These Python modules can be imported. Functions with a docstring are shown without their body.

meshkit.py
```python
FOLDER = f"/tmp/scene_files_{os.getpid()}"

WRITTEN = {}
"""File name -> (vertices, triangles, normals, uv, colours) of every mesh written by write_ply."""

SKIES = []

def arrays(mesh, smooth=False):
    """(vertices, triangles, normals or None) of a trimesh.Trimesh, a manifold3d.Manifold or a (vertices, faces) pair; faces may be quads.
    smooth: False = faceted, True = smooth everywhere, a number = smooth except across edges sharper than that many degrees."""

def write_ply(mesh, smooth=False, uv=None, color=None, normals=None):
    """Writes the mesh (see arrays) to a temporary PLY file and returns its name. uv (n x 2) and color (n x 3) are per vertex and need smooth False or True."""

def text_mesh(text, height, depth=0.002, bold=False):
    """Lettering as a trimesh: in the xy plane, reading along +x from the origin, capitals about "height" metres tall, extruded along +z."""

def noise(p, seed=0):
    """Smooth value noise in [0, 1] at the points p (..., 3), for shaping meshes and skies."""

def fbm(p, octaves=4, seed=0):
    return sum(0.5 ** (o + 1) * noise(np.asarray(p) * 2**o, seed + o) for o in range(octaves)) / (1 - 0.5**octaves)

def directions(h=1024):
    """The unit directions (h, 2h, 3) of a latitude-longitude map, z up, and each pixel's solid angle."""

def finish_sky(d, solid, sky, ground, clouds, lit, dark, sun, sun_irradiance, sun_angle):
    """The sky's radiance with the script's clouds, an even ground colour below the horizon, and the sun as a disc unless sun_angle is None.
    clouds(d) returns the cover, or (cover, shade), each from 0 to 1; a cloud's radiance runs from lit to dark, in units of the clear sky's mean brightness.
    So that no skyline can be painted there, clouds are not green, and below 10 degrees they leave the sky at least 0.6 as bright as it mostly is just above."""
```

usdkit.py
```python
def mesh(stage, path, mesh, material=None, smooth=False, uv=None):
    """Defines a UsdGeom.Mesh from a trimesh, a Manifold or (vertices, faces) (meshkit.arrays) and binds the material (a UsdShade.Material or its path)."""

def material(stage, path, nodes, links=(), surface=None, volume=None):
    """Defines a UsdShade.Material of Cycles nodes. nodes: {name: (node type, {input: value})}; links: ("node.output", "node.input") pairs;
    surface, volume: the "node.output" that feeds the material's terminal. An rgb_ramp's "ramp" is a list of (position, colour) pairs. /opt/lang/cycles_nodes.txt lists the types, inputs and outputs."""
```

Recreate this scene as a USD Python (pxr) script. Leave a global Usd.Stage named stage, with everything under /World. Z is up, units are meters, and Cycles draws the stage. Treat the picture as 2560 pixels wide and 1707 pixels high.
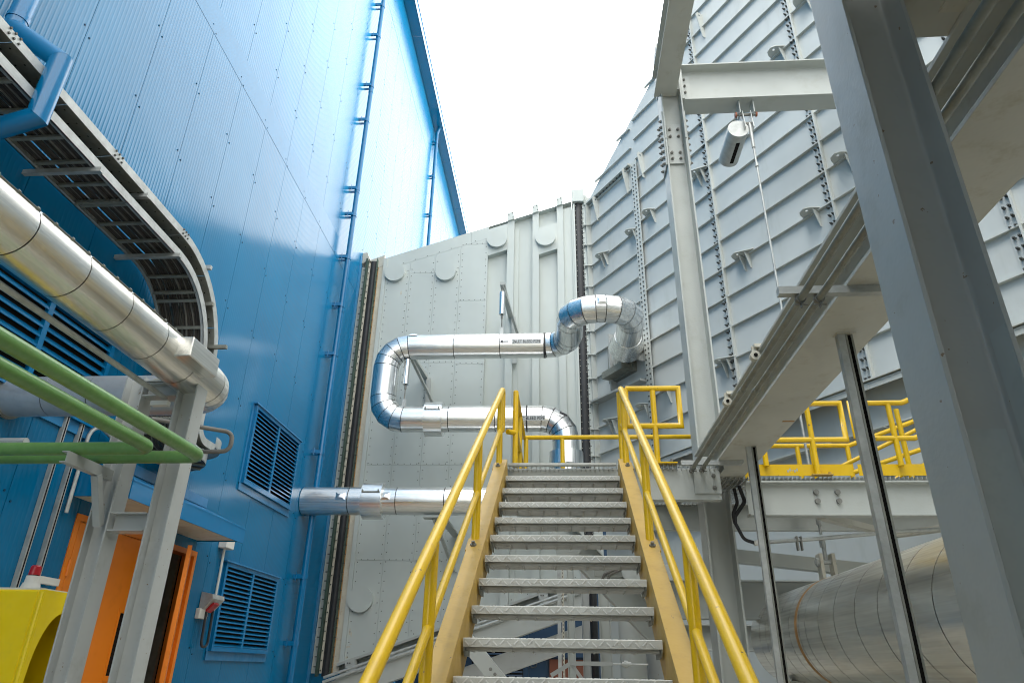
import math, random
import numpy as np, trimesh, shapely
import shapely.geometry as sg
import usdkit, meshkit
from pxr import Usd, UsdGeom, UsdLux, UsdShade, Sdf, Gf

random.seed(7); rng = np.random.default_rng(7)
stage = Usd.Stage.CreateInMemory()
UsdGeom.SetStageUpAxis(stage, UsdGeom.Tokens.z); UsdGeom.SetStageMetersPerUnit(stage, 1.0)
W = UsdGeom.Xform.Define(stage, '/World'); stage.SetDefaultPrim(W.GetPrim())
UsdGeom.Scope.Define(stage, '/World/Looks')
pi = math.pi

# ------------------------------------------------------------------ camera
YAW, PITCH, ROLL = 0.0742933718, 0.444929138, 0.0166241985
EYE = np.array([0, 0, 1.65])
fw = np.array([-math.sin(YAW) * math.cos(PITCH), math.cos(YAW) * math.cos(PITCH), math.sin(PITCH)])
rt = np.array([math.cos(YAW), math.sin(YAW), 0]); up = np.cross(rt, fw)
rt2 = math.cos(ROLL) * rt + math.sin(ROLL) * up; up2 = -math.sin(ROLL) * rt + math.cos(ROLL) * up
cam = UsdGeom.Camera.Define(stage, '/World/camera')
cam.CreateHorizontalApertureAttr(36.0); cam.CreateVerticalApertureAttr(36.0 * 682 / 1024)
cam.CreateFocalLengthAttr(1722.684 / 2560 * 36); cam.CreateClippingRangeAttr(Gf.Vec2f(0.05, 3000))
cam.CreateFStopAttr(0.0)
m = Gf.Matrix4d(*rt2, 0, *up2, 0, *(-fw), 0, *EYE, 1)
UsdGeom.Xformable(cam).AddTransformOp().Set(m)
cam.CreateExposureAttr(1.62)

# ------------------------------------------------------------------ sky and sun (overcast, white)
SUN = np.array([-0.28, -0.38, 0.88]); SUN /= np.linalg.norm(SUN)
elev, rot = math.asin(SUN[2]), math.atan2(SUN[0], SUN[1])
sky = UsdLux.DomeLight.Define(stage, '/World/sky'); sky.CreateIntensityAttr(1.0)
skym = usdkit.material(stage, '/World/Looks/overcast_sky', {
    'sky': ('sky_texture', {'sky_type': 'single_scattering', 'sun_disc': False, 'sun_elevation': elev, 'sun_rotation': rot, 'aerosol_density': 2.0}),
    'tc': ('texture_coordinate', {}), 'n': ('noise_texture', {'scale': 2.2, 'detail': 5.0, 'roughness': 0.5}),
    'r': ('rgb_ramp', {'ramp': [(0.25, (9.9, 10.0, 9.8)), (0.75, (11.7, 11.6, 11.15))]}),
    'mx': ('mix', {'fac': 0.95}), 'bg': ('background_shader', {'strength': 0.1})},
    [('tc.generated', 'n.vector'), ('n.fac', 'r.fac'), ('sky.color', 'mx.color1'), ('r.color', 'mx.color2'), ('mx.color', 'bg.color')], surface='bg.background')
UsdShade.MaterialBindingAPI.Apply(sky.GetPrim()).Bind(skym)
sky.GetPrim().SetCustomDataByKey('kind', 'structure')
sun = UsdLux.DistantLight.Define(stage, '/World/sun')
sun.CreateNormalizeAttr(True); sun.CreateIntensityAttr(0.22); sun.CreateAngleAttr(25.0); sun.CreateColorAttr(Gf.Vec3f(1.0, 0.97, 0.92))
z = SUN; x = np.cross([0, 0, 1.0], z); x /= np.linalg.norm(x); y = np.cross(z, x)
UsdGeom.Xformable(sun).AddTransformOp().Set(Gf.Matrix4d(*x, 0, *y, 0, *z, 0, 0, 0, 30, 1))

# ------------------------------------------------------------------ materials
def srgb(r, g, b):
    f = lambda c: c / 12.92 if c <= 0.04045 else ((c + 0.055) / 1.055) ** 2.4
    return tuple(f(v / 255) for v in (r, g, b))
def painted(name, col, rough=0.45, var=0.12, scale=1.5, dirt=None, dirt_amt=0.35, coat=0.0, bump=0.03, bscale=60., spec=0.5, metallic=0.0, bevel=0.0, streak=False, chips=None):
    """paint with slight tone variation, grime in patches, faint orange peel"""
    c = np.array(col); lo, hi = tuple(c * (1 - var)), tuple(np.minimum(c * (1 + var), 0.95))
    N = {'g': ('geometry', {}), 'n': ('noise_texture', {'scale': scale, 'detail': 6.0, 'roughness': 0.6}), 'r': ('rgb_ramp', {'ramp': [(0.3, lo), (0.7, hi)]}),
         'n2': ('noise_texture', {'scale': scale * 3.1, 'detail': 8.0, 'roughness': 0.7}), 'mp': ('mapping', {'scale': (1, 1, 0.25) if streak else (1, 1, 1)}),
         'dr': ('rgb_ramp', {'ramp': [(0.55, (0, 0, 0)), (0.78, (dirt_amt,) * 3)]}), 'mx': ('mix', {'color2': tuple(dirt if dirt is not None else c * 0.55)}),
         'nb': ('noise_texture', {'scale': bscale, 'detail': 3.0}), 'b': ('bump', {'strength': bump, 'distance': 0.02}),
         'rr': ('rgb_ramp', {'ramp': [(0.3, (rough * 0.8,) * 3), (0.7, (min(1, rough * 1.25),) * 3)]}),
         'p': ('principled_bsdf', {'coat_weight': coat, 'coat_roughness': 0.08, 'specular_ior_level': spec, 'metallic': metallic})}
    L = [('g.position', 'n.vector'), ('g.position', 'mp.vector'), ('mp.vector', 'n2.vector'), ('g.position', 'nb.vector'), ('n.fac', 'r.fac'), ('n2.fac', 'dr.fac'), ('dr.color', 'mx.fac'),
         ('r.color', 'mx.color1'), ('mx.color', 'p.base_color'), ('nb.fac', 'b.height'), ('b.normal', 'p.normal'), ('n2.fac', 'rr.fac'), ('rr.color', 'p.roughness')]
    if chips:
        N['nc'] = ('noise_texture', {'scale': 26.0, 'detail': 3.0, 'roughness': 0.6}); N['cr'] = ('rgb_ramp', {'ramp': [(0.705, (0, 0, 0)), (0.72, (1, 1, 1))]}); N['cm'] = ('mix', {'color2': chips})
        L = [l for l in L if l != ('mx.color', 'p.base_color')] + [('g.position', 'nc.vector'), ('nc.fac', 'cr.fac'), ('cr.color', 'cm.fac'), ('mx.color', 'cm.color1'), ('cm.color', 'p.base_color')]
    if bevel:
        N['bv'] = ('bevel', {'radius': bevel, 'samples': 4}); L.append(('bv.bevel', 'b.normal'))
    return usdkit.material(stage, '/World/Looks/' + name, N, L, surface='p.BSDF')

M = {}
BLUE = (0.001, 0.125, 0.29)
def blue_cladding():
    N = {'g': ('geometry', {}), 's': ('separate_xyz', {}), 'm': ('math', {'math_type': 'multiply', 'value2': pi / 0.0503}), 'si': ('math', {'math_type': 'sine'}),
         'pw': ('math', {'math_type': 'power', 'value2': 6.0}), 'ab': ('math', {'math_type': 'absolute'}),
         'n': ('noise_texture', {'scale': 0.8, 'detail': 5.0}), 'r': ('rgb_ramp', {'ramp': [(0.3, (0.0004, 0.104, 0.228)), (0.7, (0.0006, 0.124, 0.265))]}),
         'mp': ('mapping', {'scale': (1, 1, 0.12)}), 'n3': ('noise_texture', {'scale': 9.0, 'detail': 8.0, 'roughness': 0.75}), 'sr': ('rgb_ramp', {'ramp': [(0.58, (0, 0, 0)), (0.85, (0.30, 0.30, 0.30))]}),
         'mx': ('mix', {'color2': (0.04, 0.11, 0.18)}), 'nw': ('noise_texture', {'scale': 0.9, 'detail': 2.0}),
         'b0': ('bump', {'strength': 0.16, 'distance': 0.05}), 'b': ('bump', {'strength': 0.28, 'distance': 0.004}),
         'p': ('principled_bsdf', {'roughness': 0.145, 'specular_ior_level': 0.44, 'specular_tint': (0.97, 1.0, 0.98)})}
    L = [('g.position', 's.vector'), ('s.y', 'm.value1'), ('m.value', 'si.value1'), ('si.value', 'ab.value1'), ('ab.value', 'pw.value1'), ('g.position', 'n.vector'), ('g.position', 'nw.vector'),
         ('n.fac', 'r.fac'), ('g.position', 'mp.vector'), ('mp.vector', 'n3.vector'), ('n3.fac', 'sr.fac'), ('sr.color', 'mx.fac'), ('r.color', 'mx.color1'), ('mx.color', 'p.base_color'),
         ('nw.fac', 'b0.height'), ('pw.value', 'b.height'), ('b0.normal', 'b.normal'), ('b.normal', 'p.normal')]
    return usdkit.material(stage, '/World/Looks/blue_ribbed_cladding', N, L, surface='p.BSDF')
M['clad'] = blue_cladding()
M['blue'] = painted('blue_paint', BLUE, 0.15, 0.08, 1.2, bump=0.02, spec=0.6)
M['bluetrim'] = painted('blue_flashing', (0.02, 0.16, 0.34), 0.25, 0.08, 1.2, bump=0.02)
M['band'] = painted('blue_flat_flashing', (0.001, 0.116, 0.250), 0.18, 0.05, 1.2, bump=0.02, spec=0.44)
M['grey'] = painted('grey_steel_paint', (0.40, 0.425, 0.405), 0.42, 0.06, 1.2, dirt=(0.30, 0.29, 0.23), dirt_amt=0.4, bump=0.05, bevel=0.004)
M['grey2'] = painted('grey_duct_cladding', (0.475, 0.52, 0.50), 0.40, 0.05, 0.8, dirt=(0.42, 0.44, 0.40), dirt_amt=0.4, bump=0.02, streak=True)
M['greyblue'] = painted('blue_grey_duct_paint', (0.43, 0.462, 0.458), 0.45, 0.06, 0.9, dirt=(0.28, 0.30, 0.27), dirt_amt=0.4, bump=0.03, streak=True)
M['rib'] = painted('pale_grey_rib_paint', (0.44, 0.465, 0.445), 0.45, 0.06, 1.2, dirt=(0.36, 0.33, 0.24), dirt_amt=0.45, bump=0.03)
M['colsteel'] = painted('weathered_grey_steel', (0.375, 0.395, 0.388), 0.36, 0.08, 1.1, dirt=(0.24, 0.235, 0.19), dirt_amt=0.5, bump=0.035, bscale=60., bevel=0.004, chips=(0.2, 0.15, 0.10))
M['greypatch'] = painted('repaint_grey', (0.40, 0.44, 0.435), 0.35, 0.06, 2.0, bump=0.03)
M['dustsoffit'] = painted('dusty_grey_steel', (0.46, 0.46, 0.41), 0.5, 0.10, 1.6, dirt=(0.30, 0.255, 0.16), dirt_amt=0.75, bump=0.06, bevel=0.004)
M['yellow'] = painted('yellow_paint', (0.67, 0.425, 0.004), 0.26, 0.06, 2.0, dirt=(0.40, 0.25, 0.04), dirt_amt=0.5, bump=0.03, spec=0.55, chips=(0.16, 0.11, 0.05))
M['tan'] = painted('faded_yellow_stringer', (0.47, 0.30, 0.062), 0.42, 0.08, 2.5, dirt=(0.30, 0.21, 0.08), dirt_amt=0.6, bump=0.03, bevel=0.003, chips=(0.2, 0.14, 0.07))
M['booth'] = painted('yellow_fibreglass', (0.80, 0.60, 0.004), 0.28, 0.04, 2.0, bump=0.02)
M['orange'] = painted('orange_door_paint', (0.74, 0.205, 0.012), 0.4, 0.05, 1.5, bump=0.02)
M['green'] = painted('green_pipe_paint', (0.10, 0.215, 0.062), 0.30, 0.1, 4.0, dirt=(0.16, 0.20, 0.06), dirt_amt=0.4, bump=0.05, spec=0.55)
M['galv'] = painted('galvanised_steel', (0.42, 0.44, 0.43), 0.42, 0.18, 9.0, dirt=(0.26, 0.22, 0.16), dirt_amt=0.35, bump=0.06, metallic=0.45)
M['galvdirty'] = painted('dull_galvanised_steel', (0.24, 0.25, 0.22), 0.5, 0.2, 9.0, dirt=(0.15, 0.12, 0.08), dirt_amt=0.5, bump=0.06, metallic=0.4)
M['tread'] = painted('galvanised_tread', (0.44, 0.45, 0.42), 0.45, 0.12, 6.0, dirt=(0.26, 0.19, 0.10), dirt_amt=0.6, bump=0.05, metallic=0.3)
M['treadbar'] = painted('grating_bar_steel', (0.40, 0.405, 0.38), 0.5, 0.15, 5.0, dirt=(0.15, 0.12, 0.08), dirt_amt=0.5, metallic=0.3)
M['lug'] = painted('worn_chequer_steel', (0.58, 0.59, 0.57), 0.4, 0.1, 8.0, metallic=0.3)
M['screw'] = painted('dark_blue_fastener', (0.004, 0.035, 0.075), 0.6, 0.1, 8.0, spec=0.1)
M['bolt'] = painted('dark_bolt_steel', (0.06, 0.065, 0.06), 0.5, 0.2, 20.)
M['nut'] = painted('grey_bolt_steel', (0.20, 0.20, 0.185), 0.45, 0.2, 20., metallic=0.5)
M['black'] = painted('black_rubber', (0.022, 0.024, 0.027), 0.5, 0.2, 6.0, bump=0.08)
M['dark'] = painted('dark_interior', (0.012, 0.011, 0.010), 0.9, 0.1, 2.0, spec=0.1)
M['cable'] = painted('dark_cable_sheath', (0.03, 0.026, 0.022), 0.55, 0.3, 8.0)
M['cablegrey'] = painted('grey_cable_sheath', (0.14, 0.135, 0.12), 0.5, 0.3, 8.0)
M['white'] = painted('off_white_plastic', (0.62, 0.62, 0.58), 0.45, 0.05, 3.0)
M['bar'] = painted('cream_steel_bar', (0.52, 0.50, 0.42), 0.5, 0.1, 5.0, dirt=(0.35, 0.22, 0.10), dirt_amt=0.6)
M['red'] = painted('red_plastic', (0.35, 0.012, 0.02), 0.3, 0.05, 3.0)
M['shackle'] = painted('orange_primer', (0.30, 0.09, 0.04), 0.5, 0.2, 9.0)
M['rust'] = painted('rust_stain', (0.36, 0.20, 0.07), 0.7, 0.3, 8.0)
M['farblue'] = painted('shade_darkened_blue_cladding', (0.003, 0.022, 0.055), 0.4, 0.1, 1.0)  # annex blue, with the shade under the ducts put into the colour
M['brown'] = painted('brown_door_paint', (0.11, 0.03, 0.014), 0.5, 0.1, 1.0)
M['ground'] = painted('gravel_ground', (0.55, 0.51, 0.42), 0.9, 0.25, 0.8, dirt=(0.42, 0.39, 0.31), dirt_amt=0.5, bump=0.3, bscale=14., spec=0.2)
M['decal'] = painted('white_label', (0.58, 0.60, 0.60), 0.35, 0.02, 3.0)
M['ink'] = painted('black_print', (0.03, 0.03, 0.035), 0.5, 0.02, 3.0)
def metal(name, col, rough, aniso_axis='x', tint=None, tint_amt=0.0, lo=0.75, hi=1.3, bs=0.03):
    sc = {'x': (0.6, 30, 30), 'y': (30, 0.6, 30), 'z': (30, 30, 0.6)}[aniso_axis]
    N = {'g': ('geometry', {}), 'mp': ('mapping', {'scale': sc}), 'n': ('noise_texture', {'scale': 1.0, 'detail': 4.0, 'roughness': 0.6}), 'n2': ('noise_texture', {'scale': 2.3, 'detail': 5.0}),
         'r': ('rgb_ramp', {'ramp': [(0.3, (rough * lo,) * 3), (0.7, (rough * hi,) * 3)]}), 'tr': ('rgb_ramp', {'ramp': [(0.5, (0, 0, 0)), (0.75, (tint_amt,) * 3)]}),
         'mx': ('mix', {'color1': col, 'color2': tint or col}), 'nw': ('noise_texture', {'scale': 3.5, 'detail': 2.0}), 'b0': ('bump', {'strength': 0.11, 'distance': 0.03}), 'b': ('bump', {'strength': bs, 'distance': 0.004}),
         'p': ('principled_bsdf', {'metallic': 1.0})}
    L = [('g.position', 'mp.vector'), ('mp.vector', 'n.vector'), ('g.position', 'n2.vector'), ('g.position', 'nw.vector'), ('n.fac', 'r.fac'), ('r.color', 'p.roughness'), ('n2.fac', 'tr.fac'), ('tr.color', 'mx.fac'), ('mx.color', 'p.base_color'),
         ('nw.fac', 'b0.height'), ('n.fac', 'b.height'), ('b0.normal', 'b.normal'), ('b.normal', 'p.normal')]
    return usdkit.material(stage, '/World/Looks/' + name, N, L, surface='p.BSDF')
M['alu'] = metal('bright_aluminium_cladding', (0.80, 0.81, 0.81), 0.27, 'x')
M['aluz'] = metal('bright_aluminium_elbow', (0.80, 0.81, 0.81), 0.27, 'z')
M['aluyb'] = metal('bright_aluminium_leg', (0.80, 0.81, 0.81), 0.27, 'y')
M['aluy'] = metal('warm_aluminium_cladding', (0.80, 0.79, 0.75), 0.33, 'y', (0.70, 0.66, 0.56), 0.5, 0.85, 1.15, 0.01)
M['steelpipe'] = metal('brushed_steel_cladding', (0.76, 0.75, 0.715), 0.27, 'y', (0.62, 0.57, 0.47), 0.5, 0.92, 1.08, 0.004)
M['greypipe'] = painted('grey_weathered_cladding', (0.36, 0.40, 0.44), 0.35, 0.08, 2.0, metallic=0.5)

# ------------------------------------------------------------------ scene helpers
used = {}
def numbered(parent, name):
    k = used.get((parent, name), 0); used[(parent, name)] = k + 1
    return name if k == 0 else f'{name}_{k:03d}'
ORG = {}
def tag(p, label=None, cat=None, group=None, kind=None):
    for k, v in (('label', label), ('category', cat), ('group', group), ('kind', kind)):
        if v: p.SetCustomDataByKey(k, v)
def thing(name, label, cat, loc=(0, 0, 0), group=None, kind=None):
    path = '/World/' + numbered('/World', name)
    x = UsdGeom.Xform.Define(stage, path); x.AddTranslateOp().Set(Gf.Vec3d(*map(float, loc)))
    ORG[path] = np.array(loc, float); tag(x.GetPrim(), label, cat, group, kind)
    return path
def org(path):
    while path not in ORG:
        path = path.rsplit('/', 1)[0]
        if path in ('', '/World'): return np.zeros(3)
    return ORG[path]
def part(parent, name, vf, mat, smooth=30, label=None, kind=None):
    """a mesh under parent; vertices are given in world coordinates"""
    v, f = vf if isinstance(vf, tuple) else join(vf)
    path = parent + '/' + numbered(parent, name)
    usdkit.mesh(stage, path, (np.asarray(v, float) - org(parent), np.asarray(f)), M[mat] if isinstance(mat, str) else mat, smooth=smooth)
    tag(stage.GetPrimAtPath(path), label, None, None, kind)
    return path
def join(lst):
    V, F, o = [], [], 0
    for v, f in lst:
        V.append(v); F.append(np.asarray(f) + o); o += len(v)
    return np.vstack(V), np.vstack(F)
_BF = np.array([[0, 2, 1], [0, 3, 2], [4, 5, 6], [4, 6, 7], [0, 1, 5], [0, 5, 4], [1, 2, 6], [1, 6, 5], [2, 3, 7], [2, 7, 6], [3, 0, 4], [3, 4, 7]])
def box(x0, x1, y0, y1, z0, z1):
    return np.array([[x0, y0, z0], [x1, y0, z0], [x1, y1, z0], [x0, y1, z0], [x0, y0, z1], [x1, y0, z1], [x1, y1, z1], [x0, y1, z1]], float), _BF
def unit(a):
    a = np.asarray(a, float); return a / np.linalg.norm(a)
def extr(poly, o, u, v, w, d):
    """extrudes a shapely polygon given in (u, v) about o by d along w"""
    if isinstance(poly, (list, np.ndarray)): poly = sg.Polygon(poly)
    o, u, v, w = (np.asarray(a, float) for a in (o, u, v, w)); out = []
    for g in getattr(poly, 'geoms', [poly]):
        if g.area < 1e-8: continue
        t = trimesh.creation.extrude_polygon(g, d, engine='earcut'); p = np.asarray(t.vertices); f = np.asarray(t.faces)
        if np.dot(np.cross(u, v), w) < 0: f = f[:, ::-1]
        out.append((o + p[:, :1] * u + p[:, 1:2] * v + p[:, 2:3] * w, f))
    return join(out)
def profile(poly, p, q, vdir):
    """sweeps a section (u sideways, v along vdir) from p to q"""
    p, q = np.asarray(p, float), np.asarray(q, float); w = unit(q - p); v = np.asarray(vdir, float); v = unit(v - w * (v @ w)); u = np.cross(v, w)
    return extr(poly, p, u, v, w, np.linalg.norm(q - p))
def bar(p, q, w, h, vdir=(0, 0, 1)):
    return profile([(-w / 2, -h / 2), (w / 2, -h / 2), (w / 2, h / 2), (-w / 2, h / 2)], p, q, vdir)
def isec(h, b, tw, tf, r=0.02):
    a, c = b / 2, h / 2; t = tw / 2; i = c - tf
    half = [(a, -c), (a, -i), (t + r, -i), (t + r * .3, -i + r * .3), (t, -i + r), (t, i - r), (t + r * .3, i - r * .3), (t + r, i), (a, i), (a, c)]
    return half + [(-x, y) for x, y in reversed(half)]
def csec(h, b, t):
    return [(0, -h / 2), (b, -h / 2), (b, -h / 2 + t), (t, -h / 2 + t), (t, h / 2 - t), (b, h / 2 - t), (b, h / 2), (0, h / 2)]
def frames(pts):
    p = np.asarray(pts, float); d = np.diff(p, axis=0); d /= np.linalg.norm(d, axis=1)[:, None]
    a = np.cross(d[0], [0, 0, 1.0]); a = unit(a if np.linalg.norm(a) > 1e-3 else np.cross(d[0], [1.0, 0, 0])); U = [a]
    for i in range(1, len(d)):
        c = np.cross(d[i - 1], d[i]); s = np.linalg.norm(c); a = U[-1]
        if s > 1e-9:
            k = c / s; ang = math.atan2(s, d[i - 1] @ d[i]); a = a * math.cos(ang) + np.cross(k, a) * math.sin(ang) + k * (k @ a) * (1 - math.cos(ang))
        U.append(unit(a - d[i] * (a @ d[i])))
    return p, d, U
def ring(c, d, U, n_, R, n):
    t = np.arange(n) * 2 * pi / n; Vv = np.cross(d, U); o = R * (np.cos(t)[:, None] * U + np.sin(t)[:, None] * Vv)
    return c + o - d * ((o @ n_) / (d @ n_))[:, None]
def tube(pts, R, n=16, cap=True):
    p, d, U = frames(pts); k = len(p); V, F = [], []
    for i in range(k):
        a = d[max(i - 1, 0)]; b = d[min(i, k - 2)]; nn = unit(a + b)
        V.append(ring(p[i], b if i < k - 1 else a, U[min(i, k - 2)], nn, R, n))
    V = np.vstack(V); j = np.arange(n); j2 = (j + 1) % n
    for i in range(k - 1):
        a, b = i * n, (i + 1) * n
        F += [np.stack([a + j, a + j2, b + j2], 1), np.stack([a + j, b + j2, b + j], 1)]
    if cap:
        V = np.vstack([V, p[:1], p[-1:]]); e = len(V)
        F += [np.stack([np.full(n, e - 2), j2, j], 1), np.stack([np.full(n, e - 1), (k - 1) * n + j, (k - 1) * n + j2], 1)]
    return V, np.vstack(F)
def cyl(p, q, R, n=16): return tube([p, q], R, n)
def cone(p, q, r0, r1, n=24):
    p, d, U = frames([p, q]); a = ring(p[0], d[0], U[0], d[0], r0, n); b = ring(p[1], d[0], U[0], d[0], r1, n)
    j = np.arange(n); j2 = (j + 1) % n; V = np.vstack([a, b, p[:1], p[1:]])
    return V, np.vstack([np.stack([j, j2, n + j2], 1), np.stack([j, n + j2, n + j], 1), np.stack([np.full(n, 2 * n), j2, j], 1), np.stack([np.full(n, 2 * n + 1), n + j, n + j2], 1)])
def rounded(pts, r, seg=8):
    """a polyline with its corners turned into arcs of seg pieces"""
    p = [np.asarray(a, float) for a in pts]; out = [p[0]]
    rr = r if isinstance(r, (list, tuple)) else [r] * (len(p) - 2)
    for i in range(1, len(p) - 1):
        a, b = unit(p[i - 1] - p[i]), unit(p[i + 1] - p[i]); th = math.acos(np.clip(a @ b, -1, 1)); t = rr[i - 1] / math.tan(th / 2)
        s, e = p[i] + a * t, p[i] + b * t; c = p[i] + unit(a + b) * rr[i - 1] / math.sin(th / 2)
        u = unit(s - c); v0 = e - c; v = unit(v0 - u * (v0 @ u)); ang = math.acos(np.clip(unit(s - c) @ unit(e - c), -1, 1))
        for k in range(seg + 1):
            A = ang * k / seg; out.append(c + rr[i - 1] * (u * math.cos(A) + v * math.sin(A)))
    out.append(p[-1]); return out
def sections(nodes, R, n=28, gap=0.010):
    """one shell per pair of nodes, mitred, with a small gap at every joint"""
    p, d, U = frames(nodes); out = []
    for i in range(len(p) - 1):
        n0 = unit(d[max(i - 1, 0)] + d[i]); n1 = unit(d[i] + d[min(i + 1, len(d) - 1)])
        V = np.vstack([ring(p[i] + d[i] * gap / 2, d[i], U[i], n0, R, n), ring(p[i + 1] - d[i] * gap / 2, d[i], U[i], n1, R, n)])
        j = np.arange(n); j2 = (j + 1) % n
        o2 = np.vstack([ring(p[i] + d[i] * gap / 2, d[i], U[i], n0, R * .97, n), ring(p[i + 1] - d[i] * gap / 2, d[i], U[i], n1, R * .97, n)])
        V = np.vstack([V, o2]); a = 2 * n
        F = np.vstack([np.stack([j, j2, n + j2], 1), np.stack([j, n + j2, n + j], 1), np.stack([a + j, j2, j], 1), np.stack([a + j, a + j2, j2], 1), np.stack([n + j, n + j2, a + n + j2], 1), np.stack([n + j, a + n + j2, a + n + j], 1)])
        out.append((V, F))
    return out
def clad_nodes(pts, r, gores, step, first=None):
    """nodes of a clad pipe: gored elbows at the corners and joints every step metres on the straights"""
    q = rounded(pts, r, gores); out = [q[0]]
    for a, b in zip(q[:-1], q[1:]):
        L = np.linalg.norm(b - a)
        if L > step * 1.3:
            k = max(1, round(L / step))
            for i in range(1, k): out.append(a + (b - a) * i / k)
        out.append(b)
    return out
def bolt(p, nrm, r=0.016, h=0.014, n=6, tip=True):
    p = np.asarray(p, float); w = unit(nrm)
    b = [cyl(p - w * 0.002, p + w * h, r, n)]
    if tip: b.append(cyl(p + w * h, p + w * h * 1.8, r * .55, n))
    return join(b)
def dot(p, nrm, r, h, n=6): return cyl(np.asarray(p, float) - unit(nrm) * 0.002, np.asarray(p, float) + unit(nrm) * h, r, n)
def rbox(x0, x1, y0, y1, z0, z1, b=0.006):
    """box with chamfered edges"""
    c = []
    for sx, X in ((-1, x0), (1, x1)):
        for sy, Y in ((-1, y0), (1, y1)):
            for sz, Z in ((-1, z0), (1, z1)):
                c += [(X - sx * b, Y - sy * b, Z), (X - sx * b, Y, Z - sz * b), (X, Y - sy * b, Z - sz * b)]
    t = trimesh.convex.convex_hull(np.array(c)); return np.asarray(t.vertices), np.asarray(t.faces)
def prism(pts_lo, pts_hi):
    t = trimesh.convex.convex_hull(np.vstack([pts_lo, pts_hi])); return np.asarray(t.vertices), np.asarray(t.faces)
X, Y, Z = np.eye(3)

exec_order = []
# ================================================================== GROUND
def ground():
    g = np.array([[-400, -400, 0], [400, -400, 0], [400, 400, 0], [-400, 400, 0]], float)
    path = '/World/ground'; usdkit.mesh(stage, path, (g, np.array([[0, 1, 2], [0, 2, 3]])), M['ground']); tag(stage.GetPrimAtPath(path), None, None, None, 'structure')
ground()

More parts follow.
